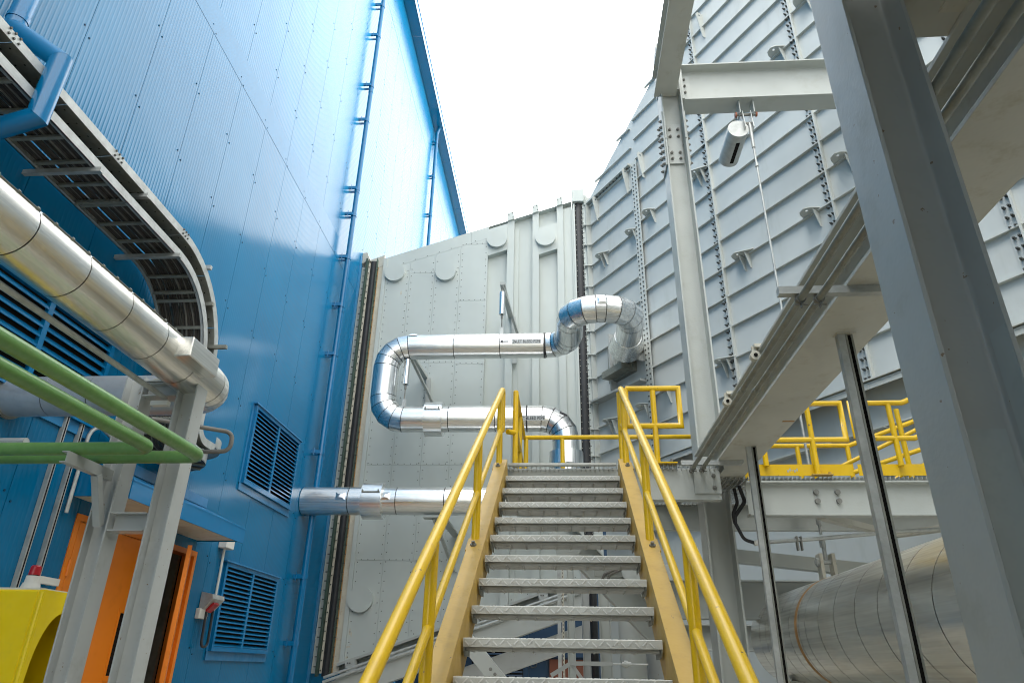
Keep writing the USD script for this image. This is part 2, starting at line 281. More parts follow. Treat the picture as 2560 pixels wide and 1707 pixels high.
# ================================================================== BLUE TURBINE HALL
WX = -4.6
DY0, DY1, DZ = 6.34, 8.72, 2.94
def hall():
    t = thing('turbine_hall', 'tall glossy blue ribbed metal hall with roof gutter against the sky', 'building', (WX, 10, 0))
    top, y0, y1 = 20.3, -9.03, 34.4
    door = sg.box(DY0, -1, DY1, DZ)
    # body behind the cladding, with the doorway left open
    b = WX - 0.062
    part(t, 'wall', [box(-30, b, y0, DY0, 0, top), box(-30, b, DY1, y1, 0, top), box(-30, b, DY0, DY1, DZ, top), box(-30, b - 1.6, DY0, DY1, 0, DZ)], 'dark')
    rows = [(0.0, 9.3855, 'clad'), (9.8545, 18.425, 'clad'), (18.44, top, 'clad')]
    n = 48; w = 0.905; o = 4.532 - 15 * w
    for za, zb, mt in rows:
        for k in range(n):
            a, c = o + k * w + 0.003, o + (k + 1) * w - 0.003
            P = sg.box(a, za, c, zb)
            if za == 0: P = P.difference(door)
            if P.area > 1e-4: part(t, 'wall_panel', extr(P, (WX - 0.06, 0, 0), Y, Z, X, 0.06), mt)
    for k in range(12):
        part(t, 'seam_flashing', box(WX - 0.05, WX + 0.003, o + k * 4 * w + .003, o + (k + 1) * 4 * w - .003, 9.3875, 9.8525), 'band')
    fs = []
    for k in range(1, n):
        for r in range(19):
            zz = 0.72 + 1.09 * r + (k % 2) * 0.02; yy = o + k * w
            if yy < 3 or yy > 30 or zz > 19.8: continue
            if DY0 - .1 < yy < DY1 + .1 and zz < DZ + .1: continue
            fs += [dot((WX, yy - .05, zz + .035), X, 0.0105, 0.006), dot((WX, yy + .05, zz - .035), X, 0.0105, 0.006)]
    part(t, 'fastener', fs, 'screw', kind='stuff')
    for k in range(14):
        a, c = y0 + 3.1 * k, y0 + 3.1 * (k + 1) - 0.012
        part(t, 'roof_gutter', [box(WX + .002, WX + .34, a, c, 20.25, 20.27), box(WX + .325, WX + .345, a, c, 20.25, 20.62), box(WX + .335, WX + .36, a, c, 20.60, 20.64), box(WX - .02, WX + .012, a, c, 20.25, 20.62)], 'blue')
    part(t, 'roof_edge', box(-30, WX - .03, y0, y1, 20.31, 20.75), 'bluetrim')
    part(t, 'corner_trim', box(WX + .002, WX + .012, 13.46, 13.60, 0, 10.38), 'bluetrim')
hall()

def downpipe(yy, d, ztop, label, brs, R=0.055):
    t = thing('downpipe', label, 'downpipe', (WX + d, yy, 0), group='downpipes on the hall wall')
    part(t, 'pipe', tube(rounded([(WX + d, yy, 0.05), (WX + d, yy, ztop - .1), (WX + .2, yy, ztop + .2)], .06, 5), R, 18), 'blue')
    for k, zz in enumerate(np.arange(2.2, ztop - 1, 3.0)):
        part(t, 'pipe_joint', cyl((WX + d, yy, zz), (WX + d, yy, zz + .09), R + .006, 18), 'blue')
    for zz in brs:
        part(t, 'wall_bracket', [box(WX + .001, WX + d, yy - .095, yy - .060, zz - .035, zz + .035), box(WX + .001, WX + d, yy + .060, yy + .070, zz - .03, zz + .03), cyl((WX + d, yy, zz - .035), (WX + d, yy, zz + .035), R + .010, 18),
                                 cyl((WX + .06, yy - .1, zz - .07), (WX + .06, yy - .1, zz + .07), .007, 6)], 'blue')
downpipe(12.2, 0.165, 20.05, 'round blue downpipe on brackets running up beside the grey bolted duct', [2.0, 3.05, 4.13, 5.25, 7.25, 8.35, 9.5, 10.6, 11.3, 13.3, 14.4, 16.1, 17.2, 19.0])
downpipe(19.96, 0.13, 20.05, 'far thin blue downpipe ending under the roof gutter', [10.5, 12.5, 14.6, 16.2, 17.9, 19.5], R=.06)
t = thing('rain_pipe', 'thick blue mitred pipe stepping out from the hall around the cable tray', 'pipe', (WX, 3.71, 5))
yy = 3.713
for q in sections([np.array(p_) for p_ in [(-4.42, yy, 20.0), (-4.42, yy, 6.34), (-3.895, yy, 5.94), (-3.895, yy, 5.36), (-4.45, yy, 5.16), (-4.45, yy, 4.95)]], .078, 28, .002): part(t, 'pipe_length', q, 'blue')
part(t, 'collar', cyl((-4.42, yy, 6.42), (-4.42, yy, 6.47), .084, 22), 'blue')

def louvre(y0, y1, z0, z1, mull, label, nsl, drip=True):
    t = thing('wall_louvre', label, 'louvre', (WX, (y0 + y1) / 2, z0))
    f = 0.055; fx = WX + 0.055
    part(t, 'backing', box(WX + .003, WX + .010, y0 + .01, y1 - .01, z0 + .01, z1 - .01), 'dark')
    for nme, b in (('frame_top', box(WX + .002, fx, y0, y1, z1 - f, z1)), ('frame_bottom', box(WX + .002, fx, y0, y1, z0, z0 + f)), ('frame_side', box(WX + .002, fx - .002, y0, y0 + f, z0 + f, z1 - f)), ('frame_side', box(WX + .002, fx - .002, y1 - f, y1, z0 + f, z1 - f))):
        part(t, nme, b, 'blue')
    ms = [y0 + f] + list(mull) + [y1 - f]
    for mm in mull: part(t, 'mullion', box(WX + .002, fx - .004, mm - .03, mm + .03, z0 + f, z1 - f), 'blue')
    for a, c in zip(ms[:-1], ms[1:]):
        a += .03 if a in mull else 0; c -= .03 if c in mull else 0
        for k in range(nsl):
            zc = z0 + f + (z1 - z0 - 2 * f) * (k + .35) / nsl; h = (z1 - z0 - 2 * f) / nsl
            part(t, 'slat', extr([(WX + .014, zc + h * .40), (WX + .048, zc - h * .02), (WX + .048, zc - h * .26), (WX + .040, zc - h * .26), (WX + .040, zc - h * .06), (WX + .014, zc + h * .30)], (0, a, 0), X, Z, Y, c - a), 'blue')
    part(t, 'drip_trim', [box(WX + .002, fx + .02, y0 - .05, y1 + .05, z1 + .001, z1 + .02), box(WX + .002, WX + .012, y0 - .05, y0 - .002, z0 - .03, z1), box(WX + .002, WX + .012, y1 + .002, y1 + .05, z0 - .03, z1), box(WX + .002, WX + .02, y0 - .05, y1 + .05, z0 - .11, z0 - .002)], 'bluetrim')
louvre(9.49, 11.38, 1.82, 2.93, [10.42], 'blue wall louvre low beside the grey isolator switch, under the canopy end', 17)
louvre(9.53, 11.42, 4.03, 5.22, [10.47], 'blue wall louvre midway up the hall, above the lower one', 17)
louvre(2.35, 6.14, 3.72, 4.64, [3.30, 4.245, 5.19], 'wide blue wall louvre behind the green and silver pipes', 9)

# ------------------------------------------------------------------ doors and canopy
def doors():
    t = thing('double_door', 'orange steel double door under the blue canopy, one leaf open', 'door', (WX, 7.35, 0))
    mid = 7.63; f = .06
    part(t, 'frame', [box(WX - .15, WX + .012, DY0 - .002, DY0 + f, 0, DZ), box(WX - .15, WX + .012, DY1 - f, DY1 + .002, 0, DZ), box(WX - .15, WX + .011, DY0 + f, DY1 - f, DZ - f, DZ + .002)], 'orange')
    def leaf(hy, L, ang, sgn, nm, lab):
        h = np.array([WX - .03, hy, 0]); d = np.array([math.sin(ang), sgn * math.cos(ang), 0]); nn = np.array([d[1], -d[0], 0]) * (-1 if sgn > 0 else 1); nn = nn if nn[0] >= 0 or ang > .1 else -nn
        win = sg.box(L * .80, 1.54, L * .90, 2.13)
        P = sg.box(.004, .02, L - .004, DZ - f - .01).difference(win)
        lf = part(t, nm, extr(P, h, d, Z, nn, .045), 'orange', label=lab)
        part(lf, 'window', extr(win, h + nn * .012, d, Z, nn, .012), 'dark')
        part(lf, 'window_trim', [extr(sg.box(L * .775, 1.49, L * .925, 2.18).difference(win), h + nn * .045, d, Z, nn, .006)], 'orange')
        for zz in (.45, 1.35, 2.45): part(lf, 'hinge', cyl(h + Z * (zz - .07) + nn * .05 - d * .0, h + Z * (zz + .07) + nn * .05, .016, 8), 'orange')
        return h, d, nn, lf
    leaf(DY0 + f, mid - DY0 - f, 0.0, 1, 'leaf', 'closed leaf with narrow window slit')
    h, d, nn, lf = leaf(DY1 - f, DY1 - f - mid, math.radians(27.5), -1, 'leaf', 'open leaf seen edge on')
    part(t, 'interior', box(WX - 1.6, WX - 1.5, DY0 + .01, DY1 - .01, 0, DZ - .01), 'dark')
    part(t, 'inner_jamb', box(WX - .6, WX - .16, DY1 - .12, DY1 - .07, 0, DZ), 'galvdirty')
doors()
def canopy():
    t = thing('door_canopy', 'blue sheet metal canopy above the orange double door', 'canopy', (WX, 7.4, 3))
    y0, y1, xo = 6.15, 8.68, -4.0
    part(t, 'top_sheet', prism([(WX + .002, y0, 3.46), (WX + .002, y1, 3.46), (xo, y0, 3.20), (xo, y1, 3.20)], [(WX + .002, y0, 3.485), (WX + .002, y1, 3.485), (xo, y0, 3.225), (xo, y1, 3.225)]), 'blue')
    part(t, 'front_fascia', box(xo - .012, xo, y0, y1, 3.04, 3.205), 'blue')
    for yv in (y0, y1 - .012):
        part(t, 'end_fascia', extr([(WX + .002, 3.06), (xo - .013, 3.06), (xo - .013, 3.20), (WX + .002, 3.455)], (0, yv, 0), X, Z, Y, .012), 'blue')
    part(t, 'soffit', box(WX + .003, xo - .014, y0 + .013, y1 - .013, 3.075, 3.083), 'bar')
    part(t, 'wall_trim', box(WX + .002, WX + .02, y0 - .02, y1 + .02, 3.486, 3.60), 'bluetrim')
canopy()

# ------------------------------------------------------------------ small things on the hall wall
def wall_bits():
    t = thing('isolator_switch', 'hooded grey switch with red handle and looped black lead beside the low louvre', 'switch', (WX, 9.2, 2.3))
    part(t, 'hood', extr([(WX + .01, 2.50), (WX + .16, 2.47), (WX + .17, 2.42), (WX + .06, 2.29), (WX + .01, 2.29)], (0, 9.03, 0), X, Z, Y, .33), 'galv')
    part(t, 'red_handle', extr([(WX + .05, 2.30), (WX + .145, 2.38), (WX + .16, 2.36), (WX + .07, 2.26)], (0, 9.12, 0), X, Z, Y, .14), 'red')
    part(t, 'back_box', rbox(WX + .002, WX + .06, 8.98, 9.20, 2.18, 2.30), 'white')
    part(t, 'lead', tube(rounded([(WX + .07, 9.13, 2.27), (WX + .08, 9.13, 1.86), (WX + .08, 9.30, 1.86), (WX + .07, 9.30, 2.30)], .07, 6), .016, 10), 'black')
    t = thing('wall_conduit', 'thin white conduit with square box below the end of the canopy', 'conduit', (WX, 9.35, 2.5))
    part(t, 'conduit', cyl((WX + .04, 9.36, 2.45), (WX + .04, 9.36, 3.10), .016, 10), 'white')
    part(t, 'junction_box', rbox(WX + .003, WX + .12, 9.24, 9.47, 3.08, 3.22), 'white')
    t = thing('channel_post', 'pair of upright galvanised channels fixed to the blue wall beside the orange door', 'channel', (WX, 6.0, 0))
    for yv in (5.80, 6.02):
        part(t, 'channel', [box(WX + .003, WX + .045, yv - .021, yv + .021, .0, 3.78)], 'galv')
        part(t, 'slot', [box(WX + .0455, WX + .047, yv - .008, yv + .008, .02, 3.76)], 'dark')
    part(t, 'bracket', box(WX + .046, WX + .09, 5.98, 6.24, 2.27, 2.33), 'white')
    t = thing('hoop_conduit', 'bent galvanised conduit hoop on the wall under the silver pipe', 'conduit', (WX, 6.1, 3.4))
    part(t, 'conduit', tube(rounded([(WX + .05, 6.12, 2.9), (WX + .05, 6.12, 3.80), (WX + .05, 6.75, 3.66), (WX + .05, 6.75, 3.2)], .16, 6), .018, 10), 'galv')
    t = thing('short_conduit', 'level galvanised conduit with elbow box behind the green pipes', 'conduit', (-3.6, 4.7, 3.1))
    part(t, 'conduit', tube(rounded([(WX + .02, 4.86, 3.10), (-4.42, 4.86, 3.10), (-4.42, 4.86, 3.18), (-3.10, 4.86, 3.18)], .04, 5), .017, 10), 'galv')
    part(t, 'junction_box', [cyl((-4.33, 4.86, 3.18), (-4.10, 4.86, 3.18), .034, 12), cyl((-4.2, 4.86, 3.10), (-4.2, 4.86, 3.18), .026, 10)], 'galv')
    t = thing('curled_conduit', 'short grey conduit loop sticking out past the pipe support post', 'conduit', (-3.3, 5.5, 3.5))
    part(t, 'conduit', tube(rounded([(-3.62, 5.6, 3.62), (-3.05, 6.0, 3.62), (-3.05, 6.0, 3.44), (-3.62, 5.9, 3.40)], .07, 6), .020, 10), 'cablegrey')
wall_bits()

# ------------------------------------------------------------------ yellow acoustic booth and beacon
def booth():
    t = thing('acoustic_booth', 'bright yellow fibreglass hood with arched opening at the foot of the pipe support', 'booth', (-4.1, 5.35, 0))
    x0, x1, y0, y1, h = -4.58, -3.67, 4.95, 5.48, 2.12
    arch = sg.Polygon([(y0 + .045, 0.6)] + [(y0 + .045 + .46 * (1 - math.cos(a)) / 2 * 1.0, 1.42 + .56 * math.sin(a) ** .75) for a in np.linspace(0.0, pi, 22)] + [(y0 + .505, 0.6)])
    side = sg.box(y0, .5, y1, h).difference(arch)
    part(t, 'shell', [extr(side.buffer(-.006).buffer(.006), (x1 - .04, 0, 0), Y, Z, X, .04), rbox(x0, x1 - .04, y0, y0 + .05, .5, h, .012), rbox(x0, x1 - .04, y1 - .05, y1, .5, h, .012), rbox(x0, x1 - .04, y0 + .05, y1 - .05, h - .05, h, .01), box(x0, x0 + .05, y0 + .05, y1 - .05, .5, h - .05),
                      tube([(x1 - .022, y0 + .018, .5), (x1 - .022, y0 + .018, h - .02)], .024, 12)], 'booth')
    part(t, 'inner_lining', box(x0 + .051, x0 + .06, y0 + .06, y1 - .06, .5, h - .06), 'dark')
    part(t, 'top_trim', [box(x0, x1 - .05, y0 + .02, y1 - .02, h + .001, h + .014)], 'white')
    part(t, 'pedestal', box(x0 + .1, x1 - .1, y0 + .1, y1 - .1, 0, .5), 'galv')
    t = thing('beacon', 'red and white warning beacon standing on the yellow booth', 'beacon', (-3.9, 5.1, 2.13))
    c = np.array([-3.885, 5.08, 0])
    part(t, 'base', [cone(c + Z * 2.134, c + Z * 2.175, .066, .056, 20), cone(c + Z * 2.175, c + Z * 2.225, .050, .046, 20)], 'white')
    part(t, 'neck', cyl(c + Z * 2.225, c + Z * 2.24, .036, 16), 'dark')
    part(t, 'lens', [cone(c + Z * 2.232, c + Z * 2.290, .039, .034, 20), cone(c + Z * 2.290, c + Z * 2.30, .034, .024, 20)], 'red')
booth()

# ------------------------------------------------------------------ pipe support, silver pipe, green pipes
def support():
    t = thing('pipe_support', 'grey painted two-post steel frame carrying the silver and green pipes', 'frame', (-2.96, 4.67, 0))
    part(t, 'post', profile(isec(.15, .15, .009, .012, .012), (-2.755, 4.675, 0), (-2.755, 4.675, 3.585), X), 'colsteel')
    part(t, 'post', profile(isec(.15, .15, .009, .012, .012), (-3.175, 4.675, 0), (-3.175, 4.675, 3.60), X), 'colsteel')
    part(t, 'crossbeam', profile(isec(.105, .13, .008, .010, .008), (-3.09, 4.66, 3.50), (-2.842, 4.66, 3.50), Z), 'colsteel')
    part(t, 'crossbeam', profile(isec(.125, .13, .008, .010, .008), (-3.09, 4.66, 2.53), (-2.842, 4.66, 2.53), Z), 'colsteel')
    part(t, 'bracket_arm', profile(csec(.075, .045, .008), (-3.15, 4.10, 2.845), (-3.15, 4.594, 2.845), Z), 'colsteel')
    part(t, 'knee_brace', [bar((-3.16, 4.44, 2.81), (-3.16, 4.60, 2.50), .05, .05, Y)], 'colsteel')
    part(t, 'saddle', [box(-3.16, -2.86, 4.58, 4.74, 3.556, 3.568), box(-2.83, -2.78, 4.60, 4.72, 3.62, 3.626)], 'colsteel')
    part(t, 'saddle', [prism([(-3.08, 4.60, 3.568), (-2.86, 4.60, 3.568), (-3.08, 4.72, 3.568), (-2.86, 4.72, 3.568)], [(-2.98, 4.60, 3.60), (-2.90, 4.60, 3.60), (-2.98, 4.72, 3.60), (-2.90, 4.72, 3.60)])], 'bar')
support()
def silver():
    t = thing('silver_pipe', 'large silver clad pipe running to an elbow and back into the blue wall', 'pipe', (-2.79, 3, 3.66))
    R = .166; z = 3.655; xs = -2.80; ye = 5.12
    nodes = clad_nodes([(xs, -1.5, z), (xs, ye, z), (WX + .005, ye, z)], .24, 5, .42)
    for s, a, b in zip(sections(nodes, R, 36, .008), nodes[:-1], nodes[1:]):
        d = unit(b - a); mt = 'aluy' if abs(d[1]) > .3 else 'greypipe'
        sec = part(t, 'cladding_section', s, mt)
    p, d, U = frames(nodes)
    part(t, 'inner_pipe', tube(nodes, R * .965, 24), 'dark')
    part(t, 'seam', [bar((xs + R * .80, a, z + R * .62), (xs + R * .80, a + .40, z + R * .62), .006, .012, (.7, 0, .7)) for a in np.arange(-1, 4.2, .42)], 'galvdirty')
    part(t, 'screws', [dot((xs + R * .79, a, z + R * .63), (.78, 0, .62), .009, .012) for a in np.arange(-.9, 4.4, .14)], 'galvdirty', kind='stuff')
    part(t, 'wall_collar', cyl((WX + .002, ye, z), (WX + .03, ye, z), R + .02, 32), 'galvdirty')
    part(t, 'access_box', [rbox(-2.76, -2.535, 4.17, 4.57, 3.575, 3.72, .006)], 'aluy')
silver()
def green():
    R = .043
    for nm, x0, ye, z, lab in (('a', -2.455, 4.45, 2.938, 'outer green painted pipe turning at the pipe support post'), ('b', -2.675, 4.21, 2.928, 'inner green painted pipe turning just before the support arm')):
        t = thing('green_pipe', lab, 'pipe', (x0, ye, z), group='green pipes')
        part(t, 'pipe', tube(rounded([(x0, -1.5, z), (x0, ye, z), (WX - .02 + .03, ye, z)], .085, 10), R, 24), 'green')
        part(t, 'weld_ring', [cyl((x0, 2.45, z), (x0, 2.462, z), R + .002, 24)], 'green')
    t = thing('thin_conduit', 'thin straight grey conduit running alongside the silver pipe', 'conduit', (-2.9, 2, 3.4))
    zc = 3.42; xc = -2.895
    part(t, 'conduit', cyl((xc, -1.5, zc), (xc, 4.58, zc), .019, 12), 'galv')
    part(t, 'bracket', box(-2.97, -2.842, 4.53, 4.575, zc - .07, zc - .035), 'white')
green()

# ------------------------------------------------------------------ cable trays
def trays():
    x0, x1, zb, yb, rr = -4.49, -3.955, 5.50, 6.74, .85
    def path(off, lo, e):    # centre line of a tray layer: off outwards of the inner one
        return rounded([(0, -1.6, zb + off), (0, yb + off, zb + off), (0, yb + off, lo), (0, e, lo)], [rr + off, .35 - off * .5], 12)
    lo1, lo2 = 3.72, 3.86
    def ribbon(pts, xa, xb, th):
        """sheet following a path in the y-z plane"""
        p = np.array(pts)[:, 1:]; d = np.gradient(p, axis=0); d /= np.linalg.norm(d, axis=1)[:, None]; nn = np.stack([-d[:, 1], d[:, 0]], 1)
        q = p + nn * th; k = len(p); V = []
        for P in (p, q):
            for xx in (xa, xb): V.append(np.column_stack([np.full(k, xx), P]))
        V = np.vstack(V); F = []; i = np.arange(k - 1)
        def strip(a, b): return [np.stack([a * k + i, a * k + i + 1, b * k + i + 1], 1), np.stack([a * k + i, b * k + i + 1, b * k + i], 1)]
        F += strip(0, 1) + strip(3, 2) + strip(2, 0) + strip(1, 3)
        for e in (0, k - 1):
            F.append(np.array([[e, k + e, 3 * k + e], [e, 3 * k + e, 2 * k + e]]))
        return V, np.vstack(F)
    def stations(pts, step, start=0.3):
        p = np.array(pts); L = np.r_[0, np.cumsum(np.linalg.norm(np.diff(p, axis=0), axis=1))]; out = []
        for s in np.arange(start, L[-1] - .05, step):
            i = min(np.searchsorted(L, s) - 1, len(p) - 2); f = (s - L[i]) / (L[i + 1] - L[i]); d = unit(p[i + 1] - p[i]); out.append((p[i] + (p[i + 1] - p[i]) * f, d))
        return out
    # ladder tray
    t = thing('ladder_cable_tray', 'lower galvanised ladder tray full of dark cables, open rungs below', 'cable tray', ((x0 + x1) / 2, 3, zb))
    P = path(0, lo1, 7.20); wall = [(0, a[1], a[2]) for a in P]
    for xa, xb in ((x0, x0 + .012), (x1 - .012, x1)): part(t, 'side_rail', ribbon(P, xa, xb, .09), 'galv')
    for xa, xb in ((x0 - .0, x0 + .035), (x1 - .035, x1)): part(t, 'rail_lip', ribbon(P, xa, xb, .006), 'galv')
    for p, d in stations(P, .30):
        nn = np.array([0, -d[2], d[1]])
        part(t, 'rung', bar((x0 + .014, p[1], p[2]) + nn * .022, (x1 - .014, p[1], p[2]) + nn * .022, .035, .022, nn), 'galvdirty')
    rnd = random.Random(3)
    for k in range(24):
        xx = x0 + .035 + k * .0200
        r = rnd.choice([.010, .012, .013, .011]); h = .045 + rnd.random() * .012
        if k in (6, 11): continue
        pts = [(xx + .006 * math.sin(i * .9 + k), a[1], a[2]) for i, a in enumerate(P)]
        q = np.array(pts); d = np.gradient(q, axis=0); d[:, 0] = 0; d /= np.linalg.norm(d, axis=1)[:, None]
        q = q + np.column_stack([np.zeros(len(q)), -d[:, 2], d[:, 1]]) * h
        part(t, 'cable', tube(q, r, 8), 'cablegrey' if k in (3, 14, 18) else 'cable')
    for k, (p, d) in enumerate(stations(P, 1.45, .75)):
        nn = np.array([0, -d[2], d[1]]); part(t, 'cable_clip', [cyl((x0 + .06 + j * .032, p[1], p[2]) + nn * .02 - d * .02, (x0 + .06 + j * .032, p[1], p[2]) + nn * .02 + d * .02, .017, 8) for j in range(13)] + [cyl((x0 + .02, p[1], p[2]) + nn * .008, (x1 - .02, p[1], p[2]) + nn * .008, .014, 8)], 'galvdirty')
    # bend into the wall at the bottom
    c = np.array([WX + .02, 8.0, lo1]);
    def flatbend(zq, mat, ra, rb, nm, h):
        A = np.linspace(-pi / 2 + 0.0, pi / 2 - .55, 12)
        outer = [(-4.60 + rb * math.cos(a) * .98, 7.55 + rb * .92 * math.sin(a)) for a in np.linspace(-.9, pi / 2, 14)]
        return outer
    # perforated tray above it
    t2 = thing('perforated_cable_tray', 'upper galvanised cable tray with closed perforated bottom, beyond the ladder tray', 'cable tray', ((x0 + x1) / 2, 3, zb + .25))
    off = .245; P2 = path(off, lo2, 7.42); k = len(P2)
    st = stations(P2, .62, .1)
    q = np.array(P2)
    segs = [q[i:i + 2] for i in range(k - 1)]
    # bottom sheets in lengths with a joint between them
    L = np.r_[0, np.cumsum(np.linalg.norm(np.diff(q, axis=0), axis=1))]
    def cut(a, b):
        s = np.r_[a, L[(L > a) & (L < b)], b]; return np.column_stack([np.interp(s, L, q[:, j]) for j in range(3)])
    a = 0
    while a < L[-1] - .05:
        b = min(a + .62, L[-1]); part(t2, 'bottom_sheet', ribbon(cut(a, b - .006), x0 + .004, x1 - .004, .004), 'galvdirty'); a = b
    for xa, xb in ((x0, x0 + .003), (x1 - .003, x1)): part(t2, 'side_rail', ribbon(P2, xa, xb, .085), 'galv')
    holes = []
    for p, d in stations(P2, .155, .05):
        nn = np.array([0, -d[2], d[1]])
        for j in range(6): holes.append(cyl((x1 - .06 - j * .075, p[1], p[2]) - nn * .0015, (x1 - .06 - j * .075, p[1], p[2]) + nn * .001, .008, 6))
    part(t2, 'perforation', holes, 'dark', kind='stuff')
    for yv in (.55, 1.95, 3.3, 4.62, 5.85):
        part(t2, 'joint_bolts', [dot((x1, yv + dy, zb + off + .03 + dz), X, .010, .012) for dy in (0, .05, .10) for dz in (0, .05)], 'bolt')
    # channel brackets from the wall
    def chan(tt, yv, zz, xb, up=-1):
        part(tt, 'channel', [box(WX + .001, xb, yv - .0205, yv + .0205, zz - .044, zz - .0225), box(WX + .001, xb, yv - .0205, yv + .0205, zz - .0215, zz)], 'galv')
    for yv in (.40, 1.75, 3.11, 4.465, 5.817):
        b = thing('tray_bracket', None, 'bracket', (WX, yv, zb), group='brackets under the ladder tray')
        tag(stage.GetPrimAtPath(b), {.40: 'channel bracket of the ladder tray nearest the viewer, out over the silver pipe', 1.75: 'channel bracket of the ladder tray before the mitred blue pipe', 3.11: 'channel bracket under the ladder tray just before the blue pipe drop', 4.465: 'long channel bracket under the ladder tray just past the blue pipe', 5.817: 'channel bracket under the ladder tray where its downward bend begins'}[yv]); chan(b, yv, zb - .003, -3.89)
    for yv in (1.1, 2.45, 3.80, 5.14, 6.45):
        b = thing('upper_tray_bracket', None, 'bracket', (WX, yv, zb + off), group='channel brackets under the perforated tray')
        tag(stage.GetPrimAtPath(b), {1.1: 'channel bracket of the perforated tray nearest the viewer', 2.45: 'channel bracket of the perforated tray before the mitred blue pipe', 3.80: 'channel bracket of the perforated tray right behind the blue pipe drop', 5.14: 'channel bracket of the perforated tray midway along the straight run', 6.45: 'channel bracket of the perforated tray at the top of its bend'}[yv]); chan(b, yv, zb + off - .003, -3.915)
    for zz, yv, xb, lab in ((5.37, 6.70, -3.925, 'galvanised channel crossing the upright ladder tray where it starts to drop'), (4.95, 6.955, -3.80, 'galvanised channel crossing the upright perforated tray, end sticking out')):
        b = thing('upright_tray_bracket', lab, 'bracket', (WX, yv, zz)); part(b, 'channel', [box(WX + .001, xb, yv - .043, yv - .0225, zz - .0205, zz + .0205), box(WX + .001, xb, yv - .0215, yv - .001, zz - .0205, zz + .0205)], 'galvdirty')
    # curved trough where each tray turns into the wall
    for tt, zq, rb, lab in ((t, lo1 + .0, .60, 0), (t2, lo2 + .06, .62, 0)):
        A = np.linspace(0, pi / 2, 12); cx, cy = WX + .02, 7.21 if tt == t else 7.43
        P3 = sg.Polygon([(cx + rb * math.cos(a), cy + rb * math.sin(a) * .95) for a in A] + [(cx, cy)])
        part(tt, 'turn_bottom', extr(P3, (0, 0, zq), X, Y, Z, .005), 'cable' if tt == t else 'galvdirty')
        if tt == t:
            for a in (.05, .45, .85, 1.25): part(tt, 'turn_rung', bar((cx + .1 * math.cos(a), cy + .1 * math.sin(a), zq - .012), (cx + rb * .98 * math.cos(a), cy + rb * .94 * math.sin(a), zq - .012), .035, .02), 'galvdirty')
        out = [(cx + rb * math.cos(a), cy + rb * math.sin(a) * .95) for a in A]
        V = np.array([(u, v, zq - .004 + (0.0 if k == 0 else .12)) for k in (0, 1) for u, v in out]); nn = len(out); i = np.arange(nn - 1)
        F = np.vstack([np.stack([i, i + 1, nn + i + 1], 1), np.stack([i, nn + i + 1, nn + i], 1)]); part(tt, 'turn_side', (np.vstack([V, V * [1, 1, 1] - [.004, 0, 0]]), np.vstack([F, F[:, ::-1] + 2 * nn])), 'galv')
trays()

